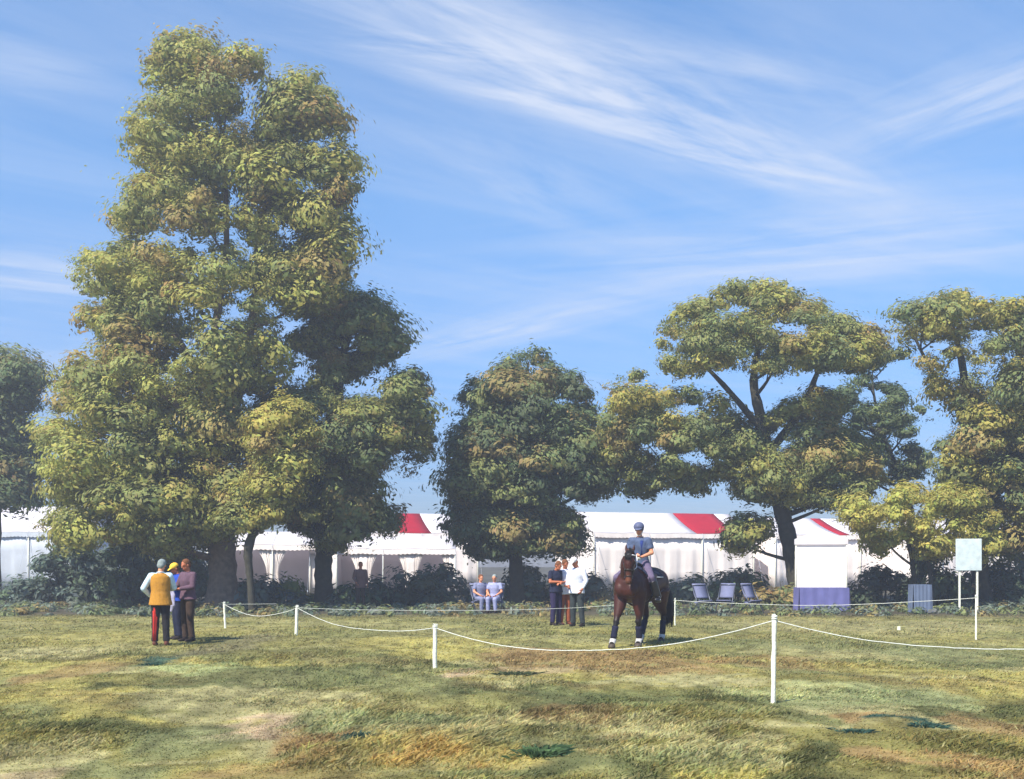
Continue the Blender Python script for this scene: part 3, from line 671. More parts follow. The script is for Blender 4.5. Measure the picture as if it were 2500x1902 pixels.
# ------------------------------------------------------------------ rope fence
ROPE = mat('white_rope', srgb(214, 216, 208), .7, .08, 30, .4, 120)
def post(px, pyt, pyb, label, r=.028, name='fence_post', lean=0.0):
    Y = gy(pyb); x = (px - 1250) / F * Y; z0 = float(ground_h(x, Y)); H = (pyb - pyt) / F * Y
    root = empty(name, (x, Y, z0), 0, label, 'fence post', 'white posts carrying the rope')
    wq = random.Random(int(px)); zz = [-.15, 0, .12, .25, .38, .5, .62, .75, .87, .97, 1]
    MB().tube([(lean * max(z, 0) + wq.uniform(-.004, .004), wq.uniform(-.004, .004), z * (1 if z < 0 else H)) for z in zz], [r * wq.uniform(.90, 1.12) for _ in zz[:-1]] + [r * .5], 12).build('stake', WHITE, root)
    mb = MB(); pts = [(lean + math.cos(t) * r * 1.25, math.sin(t) * r * 1.25, H * .93 + .004 * t) for t in [i * .6 for i in range(26)]]
    mb.tube(pts, .005, 5).build('rope_knot', ROPE, root)
    return Vector((x + lean, Y, z0 + H * .93)), root
pA, _ = post(550, 1470, 1533, 'white rope post farthest left, right of the standing group of three', lean=-.03)
pB, _ = post(723, 1478, 1550, 'stout short white rope post second from the left', .035, lean=.02)
pC, _ = post(1062, 1522, 1628, 'white rope post in the grass between the left group and the horse', .034)
pD, _ = post(1888, 1498, 1716, 'tallest white rope post, in the foreground right of the horse', .027, lean=.012)
pE, _ = post(2383, 1450, 1560, 'thin far white rope post just below the white sign', .02)
pF, _ = post(1648, 1462, 1528, 'thin white rope post half hidden behind the horse tail', .016)
def rope(a, b, sag, r, label, wob=.012, t0=0, t1=1, seed=0):
    pts = []; n = 60; g = random.Random(seed); w = [g.uniform(-1, 1) for _ in range(n + 1)]
    for i in range(n + 1):
        t = t0 + (t1 - t0) * i / n; p = a.lerp(b, t); p.z -= sag * 4 * t * (1 - t); p.z += wob * (w[i] * .3 + math.sin(t * 9 + seed)) * (4 * t * (1 - t)); pts.append(p)
    o = a.copy(); mb = MB(); mb.tube([p - o for p in pts], r, 6)
    ob = mb.build('rope', ROPE); ob.location = o; tag(ob, label, 'rope', 'sagging white ropes between the posts')
rope(pA, pB, .24, .006, 'white rope sagging between the two leftmost posts', seed=1)
rope(pB, pC, .24, .006, 'white rope from the stout short post to the post left of the horse', seed=2)
rope(pC, pD, .37, .0055, 'long low white rope passing in front of the horse hooves to the tallest post', seed=3)
pG = Vector(((2960 - 1250) / F * 12.6, 12.6, .95))
rope(pD, pG, .33, .0055, 'white rope running right from the tallest post out of the picture', seed=4)
rope(pB, pF, .16, .005, 'thin far white rope from the stout short post to behind the horse', seed=5)
rope(pF, pE, .14, .005, 'thin far white rope right of the horse, reaching the post below the sign', seed=6)
pH = Vector(((140 - 1250) / F * 34, 34, .75))
rope(pA, pB + Vector((2.4, 9, .1)), .1, .006, 'short slack white rope end trailing from the top of the farthest left post', t1=.22, seed=7)

# ------------------------------------------------------------------ sign, table, chairs and small things
GREYB = mat('weathered_board', srgb(186, 198, 200), .7, .14, 5, .3, 20)
def sign():
    Y = 38; x = (2365 - 1250) / F * Y; root = empty('sign_board', (x, Y, float(ground_h(x, Y))), R(-4), 'blank white board standing on two white legs near the right edge', 'sign')
    z1 = CAMZ + (HZ - 1316) / F * Y; z0 = CAMZ + (HZ - 1394) / F * Y; w = 62 / F * Y / 2
    mb = MB(); vs = []; 
    mb.box((0, 0, (z0 + z1) / 2), (w, .02, (z1 - z0) / 2)); o = mb.build('board', GREYB, root, False)
    bv = o.modifiers.new('b', 'BEVEL'); bv.width = .035; bv.segments = 4
    for sx in (-.68, .68): MB().box((sx * w, .045, z1 * .49), (.03, .025, z1 * .49)).build('leg', WHITE, root, False)
sign()
PURP = mat('purple_cloth', srgb(98, 98, 148), .9, .12, 3, .2, 8); SLATE = mat('slate_cloth', srgb(92, 104, 128), .9, .12, 3, .2, 8)
SHADE_LILAC = mat('shade_lilac_cloth', srgb(106, 110, 140), .85, .08, 5, .2, 12); METAL = mat('pale_metal', srgb(84, 88, 100), .4, .05, 5, metal=.6)  # lilac cloth darkened in its colour, standing in for shade on the chairs
def table(px, Y, w, h, d, m, label):
    x = (px - 1250) / F * Y; root = empty('draped_table', (x, Y, float(ground_h(x, Y))), 0, label, 'table')
    MB().box((0, 0, h), (w / 2, d / 2, .02)).build('tabletop', m, root, False)
    vs = []; fs = []; P = [(-w / 2, -d / 2), (w / 2, -d / 2), (w / 2, d / 2), (-w / 2, d / 2)]; n = 18
    for k in range(4):
        (xa, ya), (xb, yb) = P[k], P[(k + 1) % 4]; nx, ny = (yb - ya), -(xb - xa); L_ = math.hypot(nx, ny); nx /= L_; ny /= L_; b = len(vs)
        for i in range(n + 1):
            t = i / n; q = .015 + .02 * math.sin(i * 1.7 + k)
            vs += [(xa + (xb - xa) * t + nx * .006, ya + (yb - ya) * t + ny * .006, h + .015), (xa + (xb - xa) * t + nx * q * 1.5, ya + (yb - ya) * t + ny * q * 1.5, .03)]
        fs += [(b + 2 * i, b + 2 * i + 1, b + 2 * i + 3, b + 2 * i + 2) for i in range(n)]
    MB().add(vs, fs).build('table_skirt', m, root)
    for sx in (-1, 1):
        for sy in (-1, 1): MB().tube([(sx * (w / 2 - .08), sy * (d / 2 - .08), 0), (sx * (w / 2 - .08), sy * (d / 2 - .08), h)], .018, 8).build('leg', METAL, root)
table(2005, 39, 1.75, .82, .8, PURP, 'table draped in violet blue cloth in front of the white gazebo')
table(2246, 37, .60, .95, .5, SLATE, 'narrow stand draped in slate blue cloth left of the white sign')
def deck_chair():
    root = empty('folding_chair', (0, 0, 0))
    for sx in (-1, 1):
        MB().tube([(sx * .26, -.30, 0), (sx * .26, .22, .95)], .018, 8).build('leg', METAL, root)
        MB().tube([(sx * .23, .32, 0), (sx * .23, -.22, .48)], .018, 8).build('leg', METAL, root)
    for nm, a, b in (('seat', (-.24, .44), (.10, .38)), ('backrest', (.03, .52), (.25, 1.0))):
        vs = []; fs = []
        for i in range(9):
            t = i / 8; y = a[0] + (b[0] - a[0]) * t; z = a[1] + (b[1] - a[1]) * t - .05 * math.sin(math.pi * t)
            vs += [(-.26, y, z), (.26, y, z)]
        for i in range(8): fs.append((2 * i, 2 * i + 1, 2 * i + 3, 2 * i + 2))
        o = MB().add(vs, fs).build(nm, SHADE_LILAC, root); sd = o.modifiers.new('t', 'SOLIDIFY'); sd.thickness = .02
    MB().tube([(-.26, .22, .95), (.26, .22, .95)], .018, 8).build('rail', METAL, root); return root
def copy_tree(o, parent=None):
    c = o.copy(); COL.objects.link(c); c.parent = parent
    for ch in list(o.children): copy_tree(ch, c)
    return c
proto = deck_chair()
for i, (px, Y, rz, lab) in enumerate([(1715, 37, 20, 'pale lilac folding chair nearest to the horse tail'), (1772, 37.5, -30, 'pale lilac folding chair in the middle of the row of three'), (1835, 37, 35, 'pale lilac folding chair nearest to the leaning trunk')]):
    o = proto if i == 0 else copy_tree(proto); x = (px - 1250) / F * Y
    o.location = (x, Y, float(ground_h(x, Y))); o.rotation_euler = (0, 0, R(rz)); tag(o, lab, 'chair', 'lilac folding chairs in the shade')
def marker():
    Y = gy(1538); x = (2200 - 1250) / F * Y; root = empty('ground_marker', (x, Y, float(ground_h(x, Y))), R(25), 'small olive block with a pale end lying on the grass below the slate stand', 'marker')
    o = MB().box((.02, 0, .045), (.085, .05, .05)).build('block', mat('olive_block', srgb(150, 145, 96), .8, .15, 12), root, False); b = o.modifiers.new('b', 'BEVEL'); b.width = .012
    MB().box((-.072, 0, .045), (.008, .046, .046)).build('end_face', WHITE, root, False)
marker()
def tussock(px, py, w, h, n, pal, label, seed):
    Y = gy(py); x = (px - 1250) / F * Y; g = np.random.default_rng(seed); z = float(ground_h(x, Y)); k = n
    bx = g.normal(0, w * .28, k); by = g.normal(0, w * .25, k); a = g.random(k) * 6.28; hh = h * (.4 + .7 * g.random(k)); wd = .006 + .006 * g.random(k)
    lx = bx * .8 + g.normal(0, .4, k) * hh + .5 * hh; ly = by * .6 + g.normal(0, .4, k) * hh
    zz = ground_h(x + bx, Y + by) - z - .01
    V = np.stack([np.stack([bx - np.cos(a) * wd, by - np.sin(a) * wd, zz], 1), np.stack([bx + np.cos(a) * wd, by + np.sin(a) * wd, zz], 1),
                  np.stack([bx + lx * .5 + np.cos(a) * wd, by + ly * .5, zz + hh * .8], 1), np.stack([bx + lx, by + ly, zz + hh * .85], 1)], 1).reshape(-1, 3)
    c = np.asarray(pal)[g.integers(0, len(pal), k)] * (.7 + .6 * g.random(k))[:, None]
    o = mesh_obj('grass_tussock', np_mesh('grass_tussock', V, np.arange(k * 4).reshape(-1, 4), 4, np.repeat(c, 4, 0)), _mats['grass_blades'], smooth=False)
    o.location = (x, Y, z); tag(o, label, 'tussock', 'dark tussocks standing out of the turf')
DT = [(.06, .085, .045), (.08, .10, .05)]; TL = [(.045, .10, .085), (.06, .12, .085)]
for i, a in enumerate([(1255, 1652, .34, .05, 260, DT, 'dark green flattened tussock left of and below the horse'),
                       (2090, 1788, .17, .04, 200, TL, 'dark teal tussock in the right foreground beside the rusty patch'),
                       (2260, 1768, .25, .04, 240, TL, 'long dark teal tussock farthest right in the foreground'),
                       (840, 1815, .13, .05, 300, TL, 'small teal tussock in the bottom foreground left of centre'),
                       (1320, 1850, .20, .08, 500, [(.10, .17, .07), (.07, .12, .06)], 'largest dark green tussock at the bottom centre of the foreground'),
                       (372, 1625, .14, .06, 300, TL, 'teal tussock in front of the group of three on the left')]):
    tussock(*a, seed=300 + i)

# ------------------------------------------------------------------ people and horse
def cm(name, r, g, b, **k): return mat(name, srgb(r, g, b), k.pop('rough', .85), k.pop('var', .12), k.pop('scale', 14), k.pop('bump', .25), k.pop('bscale', 50), k.pop('spec', .2), **k)
SKIN = cm('skin', 205, 138, 104, rough=.55, var=.07, bump=.05, spec=.4)
SKIN2 = cm('tanned_skin', 176, 104, 72, rough=.55, var=.07, bump=.05, spec=.4)
EYE = cm('eye_dark', 40, 34, 32, rough=.2, bump=0, spec=.5); LIP = cm('lip', 150, 82, 72, rough=.5, bump=0)
DEF = dict(pel=(0, 0, .95), wai=(0, 0, 1.10), che=(0, -.01, 1.29), sho=(0, 0, 1.43), nek=(0, -.005, 1.50), hed=(0, -.03, 1.635),
           hipL=(-.09, 0, .93), hipR=(.09, 0, .93), kneL=(-.10, -.02, .50), kneR=(.10, -.02, .50), ankL=(-.11, .02, .085), ankR=(.11, .02, .085),
           shoL=(-.185, 0, 1.425), shoR=(.185, 0, 1.425), elbL=(-.25, .03, 1.15), elbR=(.25, .03, 1.15), wriL=(-.25, -.08, .91), wriR=(.25, -.08, .91))
def person(label, loc, rz, J=None, skin=SKIN, top=None, sleeve='short', trousers=None, shoes=None, hair=None, hat=None, vest=None, extra=None, scale=1.0, vox=.0085, group=None, turn=0, handdir=None, curl=.9, toe=(0, -1, 0), noshoe=False, longhair=False):
    """faces -y; L is the side at -x"""
    j = dict(DEF); j.update(J or {}); j = {k: Vector(v) for k, v in j.items()}
    root = empty('person', loc, rz, label, 'person', group); root.scale = (scale,) * 3
    X = Vector((1, 0, 0)); Yv = Vector((0, 1, 0))
    def torso(mb, g, hem=None, up=None):
        secs = [(j['pel'] + Vector((0, 0, -.10)), .13 + g, .105 + g), (j['pel'], .165 + g, .118 + g), (j['wai'], .138 + g, .10 + g), (j['che'], .162 + g, .118 + g), (j['sho'] - Vector((0, 0, .03)), .165 + g, .098 + g), (j['sho'] + Vector((0, 0, .035)), .10 + g * .6, .07 + g)]
        if hem is not None: secs = [(j['pel'] + Vector((0, 0, hem)), .175 + g * 1.3, .125 + g * 1.3)] + secs[(1 if hem > -.09 else 1):] if hem < 0 else secs[2:]
        mb.loft([(c, X * a, Yv * b) for c, a, b in secs], 20)
        return mb
    ht = Matrix.Rotation(R(turn), 3, 'Z'); H = j['hed']; tiltv = (H - j['nek']).normalized()
    hb = Matrix.Rotation(math.atan2(-(tiltv.y), tiltv.z) * .8, 3, 'X') @ Matrix.Rotation(math.atan2(tiltv.x, tiltv.z), 3, 'Y') if tiltv.z > 0 else Matrix.Identity(3)
    hb = hb @ ht
    def hp(x, y, z): return H + hb @ Vector((x, y, z))
    # body: one continuous surface
    mb = MB(); torso(mb, 0)
    mb.tube([j['sho'], j['nek'], hp(0, .012, -.03)], [.066, .055, .054], 14)
    mb.ell(hp(0, .012, .028), (.076, .094, .090), hb); mb.ell(hp(0, -.012, -.045), (.058, .072, .075), hb); mb.ell(hp(0, -.045, -.085), (.030, .030, .026), hb)
    mb.tube([hp(0, -.080, .012), hp(0, -.103, -.028)], [.010, .016], 8); mb.ell(hp(0, -.075, -.062), (.024, .014, .012), hb)
    for s in (-1, 1): mb.ell(hp(s * .078, .012, -.008), (.012, .022, .032), hb); mb.ell(hp(s * .03, -.078, .022), (.020, .012, .009), hb)
    for S, s in (('L', -1), ('R', 1)):
        mb.limb(j['sho'] + X * s * .10 - Vector((0, 0, .02)), .06, j['sho' + S] - Vector((0, 0, .02)), .055)
        mb.limb(j['sho' + S] - Vector((0, 0, .02)), .052, j['elb' + S], .040); mb.limb(j['elb' + S], .041, j['wri' + S], .027)
        mb.limb(j['hip' + S], .088, j['kne' + S], .056); mb.limb(j['kne' + S], .056, j['ank' + S], .038)
        tv = Vector(toe).normalized(); A = j['ank' + S]
        mb.tube([A + tv * -.05 - Vector((0, 0, .04)), A + tv * .05 - Vector((0, 0, .045)), A + tv * .15 - Vector((0, 0, .06))], [.036, .040, .024], 10)
        # hand: palm, four unequal bent fingers and a thumb from the side
        w = j['wri' + S]; fd = (w - j['elb' + S]).normalized()
        if handdir and S in handdir: fd = Vector(handdir[S]).normalized()
        side = fd.cross(Vector((0, -1, 0.001)));
        side = (Vector((0, -1, 0)) - fd * fd.dot(Vector((0, -1, 0)))); side = side.normalized() if side.length > .3 else Vector((-s, 0, 0))
        nrm = fd.cross(side).normalized() * (1 if fd.cross(side).x * -s > 0 else -1)
        pe = w + fd * .095
        mb.loft([(w - fd * .01, side * .027, nrm * .022), (w + fd * .03, side * .036, nrm * .017), (w + fd * .07, side * .043, nrm * .016), (pe, side * .041, nrm * .014)], 12)
        for q, ln in enumerate((.070, .080, .074, .058)):
            b = pe + side * (.031 - .0205 * q) - fd * .006; m1 = b + (fd * math.cos(curl * .5) + nrm * math.sin(curl * .5)) * ln * .5; m2 = m1 + (fd * math.cos(curl * 1.3) + nrm * math.sin(curl * 1.3)) * ln * .55
            mb.tube([b, m1, m2], [.0098, .0092, .0082], 8)
        tb = w + fd * .03 + side * .030; mb.tube([tb, tb + (side * .75 + fd * .6 + nrm * .25).normalized() * .04, tb + (side * .45 + fd * .9 + nrm * .4).normalized() * .072], [.013, .0115, .010], 8)
    mb.fuse('body', skin, root, vox, 2)
    for s in (-1, 1): MB().ell(hp(s * .030, -.083, .012), (.011, .008, .007), hb, 10, 7).build('eye', EYE, root)
    MB().ell(hp(0, -.0885, -.062), (.020, .006, .005), hb, 10, 7).build('mouth', LIP, root)
    if hair:
        mb = MB(); mb.ell(hp(0, .026, .040), (.086, .096, .092), hb); mb.ell(hp(0, .055, -.01), (.078, .062, .075), hb)
        if longhair: mb.tube([hp(0, .06, -.02), hp(0, .075, -.12), hp(.02, .06, -.22)], [.07, .06, .03], 12)
        mb.fuse('hair', hair, root, .011, 1, .004, 3)
    if top:
        m, hem = top; mb = MB(); torso(mb, .034, hem)
        for S, s in (('L', -1), ('R', 1)):
            a = j['sho' + S] - Vector((0, 0, .015)); e = j['elb' + S]; w = j['wri' + S]
            mb.limb(j['sho'] + X * s * .09 - Vector((0, 0, .025)), .072, a, .072)
            if sleeve == 'short': mb.ell(a, (.07,) * 3); mb.tube([a, a.lerp(e, .35), a.lerp(e, .68)], [.070, .068, .066], 14)
            elif sleeve == 'long': mb.limb(a, .070, e, .058); mb.tube([e, e.lerp(w, .5), e.lerp(w, .93)], [.058, .050, .042], 14)
            else: mb.ell(a, (.07,) * 3)
        mb.fuse('shirt', m, root, .012, 2, .0045, 1)
        MB().tube([j['sho'] + Vector((.072 * math.cos(t), .062 * math.sin(t) - .004, .050 + .012 * math.sin(t))) for t in [i * .35 for i in range(19)]], .011, 6).build('collar', m, root)
    if vest:
        mb = MB(); torso(mb, .048, -.13)
        o = mb.fuse('waistcoat', vest, root, .012, 2, .004, 5)
    if trousers:
        mb = MB(); mb.loft([(j['pel'] + Vector((0, 0, .12)), X * .158, Yv * .122), (j['pel'] + Vector((0, 0, .0)), X * .187, Yv * .14), (j['pel'] + Vector((0, 0, -.10)), X * .17, Yv * .135)], 20)
        for S in 'LR':
            h, k, a = j['hip' + S], j['kne' + S], j['ank' + S]; lo = k.lerp(a, 1.0)
            mb.limb(h, .108, k, .076); mb.tube([k, k.lerp(a, .5), lo], [.078, .070, .066], 14); mb.ell(k, (.077,) * 3)
        mb.fuse('trousers', trousers, root, .012, 2, .005, 7)
    if shoes and not noshoe:
        for S in 'LR':
            A = j['ank' + S]; tv = Vector(toe).normalized(); sd = tv.cross(Vector((0, 0, 1)))
            mb = MB(); up = Vector((0, 0, 1))
            mb.loft([(A + tv * t + up * z, sd * a, up * b) for t, z, a, b in ((-.085, -.045, .018, .022), (-.07, -.04, .040, .042), (0, -.030, .044, .052), (.07, -.045, .046, .040), (.14, -.055, .044, .028), (.18, -.060, .022, .016))], 12)
            mb.tube([A - up * .04, A + up * .03], [.046, .050], 12); mb.fuse('shoe', shoes, root, .010, 2)
    if hat:
        kind, m = hat; mb = MB()
        if kind == 'cap':
            mb.ell(hp(0, .02, .058), (.094, .106, .082), hb); mb.fuse('cap', m, root, .011, 2)
            MB().loft([(hp(0, -.06, .058), hb @ X * .072, hb @ Vector((0, 0, .008))), (hp(0, -.11, .052), hb @ X * .066, hb @ Vector((0, 0, .006))), (hp(0, -.155, .040), hb @ X * .040, hb @ Vector((0, 0, .004)))], 16).build('cap_peak', m, root)
        if kind == 'helmet':
            mb.ell(hp(0, .018, .055), (.108, .124, .098), hb, 20, 14); mb.ell(hp(0, .045, .01), (.10, .09, .07), hb); mb.fuse('helmet', m, root, .009, 2)
            MB().loft([(hp(0, -.075, .040), hb @ X * .085, hb @ Vector((0, 0, .010))), (hp(0, -.13, .030), hb @ X * .070, hb @ Vector((0, 0, .008))), (hp(0, -.165, .020), hb @ X * .035, hb @ Vector((0, 0, .005)))], 16).build('helmet_peak', m, root)
            MB().tube([hp(-.090, -.01, .02), hp(-.075, -.035, -.06), hp(-.03, -.065, -.112), hp(.03, -.065, -.112), hp(.075, -.035, -.06), hp(.090, -.01, .02)], .006, 6).build('chin_strap', WHITE, root)
    if extra: extra(root, j, hp)
    return root
def gp(px, py, Y=None):
    Y = Y or gy(py); x = (px - 1250) / F * Y; return (x, Y, float(ground_h(x, Y)))
GL = 'three people talking together on the left of the field'; GM = 'three spectators standing behind the horse'
BLK = cm('black_cloth', 34, 32, 36); DNAVY = cm('navy_cloth', 30, 34, 56); OCH = cm('ochre_cloth', 172, 122, 44, scale=30); LBL = cm('pale_blue_cloth', 190, 214, 228)
REDS = cm('red_stripe', 176, 44, 36); BLU = cm('blue_cloth', 34, 66, 160); MAUV = cm('mauve_brown_cloth', 92, 70, 84); BRNT = cm('dark_brown_cloth', 62, 48, 40); LAV = cm('lavender_cloth', 160, 158, 184)
GRYH = cm('grey_hair', 128, 138, 138, bscale=120); BRH = cm('brown_hair', 104, 66, 42, bscale=120); YEL = cm('yellow_cap', 236, 188, 64); SHO = cm('dark_shoes', 40, 32, 30, rough=.5)
BRSH = cm('brown_shoes', 92, 50, 38, rough=.6); PURN = cm('purple_navy_cloth', 44, 38, 70); TERR = cm('rust_cloth', 146, 78, 50); WSH = cm('white_shirt', 205, 208, 222); DKT = cm('dark_slate_cloth', 48, 54, 56); WCAP = cm('white_cap', 212, 208, 212)
def stripe(root, j, hp):
    for S in 'R':
        h, k, a = j['hip' + S], j['kne' + S], j['ank' + S]; o = Vector((-.03, -.078, 0)) 
        pts = [h.lerp(k, .35) + Vector((.0, .085, 0)), k + Vector((.0, .076, 0)), k.lerp(a, .5) + Vector((0, .066, 0)), a + Vector((0, .062, .03))]
        MB().tube(pts, [.036, .040, .038, .034], 10, .35).build('trouser_stripe', REDS, root)
        mb = MB()
        mb.loft([(h.lerp(k, .45), Vector((.084, 0, 0)), Vector((0, .092, 0))), (k, Vector((.066, 0, 0)), Vector((0, .086, 0))), (k.lerp(a, .5), Vector((.055, 0, 0)), Vector((0, .080, 0))), (a + Vector((0, 0, .02)), Vector((.05, 0, 0)), Vector((0, .074, 0)))], 14)
        mb.build('red_legging', REDS, root)
# man in the ochre waistcoat, back to the camera, looking at papers with the others (rz ~ 180 faces away)
person('person in ochre waistcoat over pale blue sleeves, grey hair, dark trousers with a red leg', gp(392, 1574), R(188),
       dict(ankL=(.13, 0, .085) and (-.12, .02, .085), elbL=(-.25, -.10, 1.17), wriL=(-.12, -.33, 1.12), elbR=(.33, .05, 1.16), wriR=(.20, -.12, .98), hed=(-.02, -.05, 1.625)),
       top=(LBL, -.10), sleeve='long', vest=OCH, trousers=BLK, shoes=BRSH, hair=GRYH, group=GL, scale=1.0, turn=-14, extra=stripe)
person('person in yellow cap and bright blue top with dark trousers, facing the ochre waistcoat', gp(434, 1563), R(-58),
       dict(elbL=(-.22, -.12, 1.16), wriL=(-.10, -.34, 1.16), elbR=(.24, -.10, 1.16), wriR=(.08, -.34, 1.14), hed=(0, -.075, 1.60)),
       skin=SKIN2, top=(BLU, -.08), sleeve='long', trousers=DNAVY, shoes=SHO, hair=BRH, hat=('cap', YEL), group=GL, scale=.95, turn=10)
def coat(root, j, hp):
    mb = MB(); a = j['wriL'] + Vector((0.02, -.03, .03))
    mb.loft([(a, Vector((.11, 0, 0)), Vector((0, .03, .01))), (a + Vector((.03, .02, -.14)), Vector((.13, 0, 0)), Vector((0, .05, 0))), (a + Vector((.05, .02, -.36)), Vector((.10, 0, 0)), Vector((0, .04, 0))), (a + Vector((.02, .02, -.50)), Vector((.03, 0, 0)), Vector((0, .02, 0)))], 16)
    mb.fuse('folded_coat', LAV, root, .011, 2, .007, 2)
    MB().tube([j['elbL'].lerp(j['wriL'], .35), j['wriL']], [.046, .040], 12).build('red_cuff', REDS, root)
person('brown haired person in mauve brown jacket, a lavender coat hanging over the arm', gp(459, 1566), R(-38),
       dict(elbL=(-.25, -.08, 1.17), wriL=(-.17, -.32, 1.10), elbR=(.24, -.06, 1.16), wriR=(.06, -.28, 1.12), hed=(0, -.06, 1.62)),
       skin=SKIN2, top=(MAUV, -.06), sleeve='long', trousers=BRNT, shoes=SHO, hair=BRH, group=GL, scale=1.0, turn=-6, extra=coat)
person('person with folded arms in dark navy top and purple navy trousers, head bowed', gp(1357, 1527), R(40),
       dict(elbL=(-.25, -.05, 1.17), wriL=(.04, -.21, 1.17), elbR=(.25, -.05, 1.15), wriR=(-.04, -.24, 1.13), hed=(0, -.11, 1.60), nek=(0, -.03, 1.49)), handdir={'L': (1, -.1, 0), 'R': (-1, -.1, 0)},
       skin=SKIN2, top=(DNAVY, -.06), sleeve='short', trousers=PURN, shoes=SHO, hair=BRH, group=GM, turn=0)
person('sunburnt person in white shirt and rust brown trousers, middle of the three spectators', gp(1379, 1526), R(22),
       dict(elbL=(-.24, -.06, 1.16), wriL=(-.10, -.24, 1.04), elbR=(.24, -.02, 1.16), wriR=(.15, -.18, .98), hed=(-.02, -.08, 1.61)),
       skin=SKIN2, top=(WSH, -.14), sleeve='long', trousers=TERR, shoes=BRSH, hair=BRH, group=GM, scale=1.02)
person('person in white cap, white shirt and dark slate trousers, rightmost of the three spectators', gp(1408, 1529), R(-32),
       dict(elbL=(-.25, -.02, 1.16), wriL=(-.13, -.20, 1.02), elbR=(.26, .02, 1.16), wriR=(.22, -.12, .94), ankR=(.16, .02, .085), kneR=(.13, -.02, .5), hed=(-.03, -.08, 1.61)),
       skin=SKIN2, top=(WSH, -.12), sleeve='long', trousers=DKT, shoes=SHO, hair=BRH, hat=('cap', WCAP), group=GM, scale=1.05)
SIT = dict(pel=(0, 0, .50), wai=(0, .02, .65), che=(0, 0, .84), sho=(0, -.01, .98), nek=(0, -.015, 1.05), hed=(0, -.05, 1.18), hipL=(-.09, -.02, .48), hipR=(.09, -.02, .48), kneL=(-.13, -.42, .48), kneR=(.12, -.42, .47),
           ankL=(-.13, -.38, .085), ankR=(.13, -.36, .085), shoL=(-.185, 0, .975), shoR=(.185, 0, .975), elbL=(-.26, -.06, .72), elbR=(.26, -.06, .72), wriL=(-.12, -.26, .60), wriR=(.12, -.26, .60))
for i, (px, rz, lab, m) in enumerate([(1173, 25, 'seated brown haired person in lilac grey clothes, left of the seated pair', cm('shade_lilac_shirt', 118, 122, 152)),
                                      (1208, -15, 'seated person in pale lilac clothes with grey hair, right of the seated pair', cm('shade_pale_lilac_shirt', 146, 150, 186))]):  # clothes darkened in colour to imitate shade; no tree shadow reaches them
    Y = 37.5; x = (px - 1250) / F * Y; z = float(ground_h(x, Y))
    person(lab, (x, Y, z), R(rz), SIT, skin=SKIN, top=(m, -.04), sleeve='short', trousers=m, shoes=SHO, hair=GRYH if i else BRH, group='seated pair in the shade', vox=.012)
    o = copy_tree(proto); o.location = (x, Y, z); o.rotation_euler = (0, 0, R(rz)); o.location += Matrix.Rotation(R(rz), 3, 'Z') @ Vector((0, .10, 0))
    tag(o, ['lilac folding chair under the left of the seated pair', 'lilac folding chair under the right of the seated pair'][i], 'chair', 'lilac folding chairs in the shade')
person('person in brown clothes standing in the shade at the open marquee, by its curtain', gp(880, 1492, 41), R(20), dict(elbL=(-.26, -.05, 1.16), wriL=(-.2, -.2, .98)), skin=SKIN2, top=(cm('brown_coat', 112, 82, 78), -.16), sleeve='long', trousers=BRNT, shoes=SHO, hair=BRH, vox=.012)

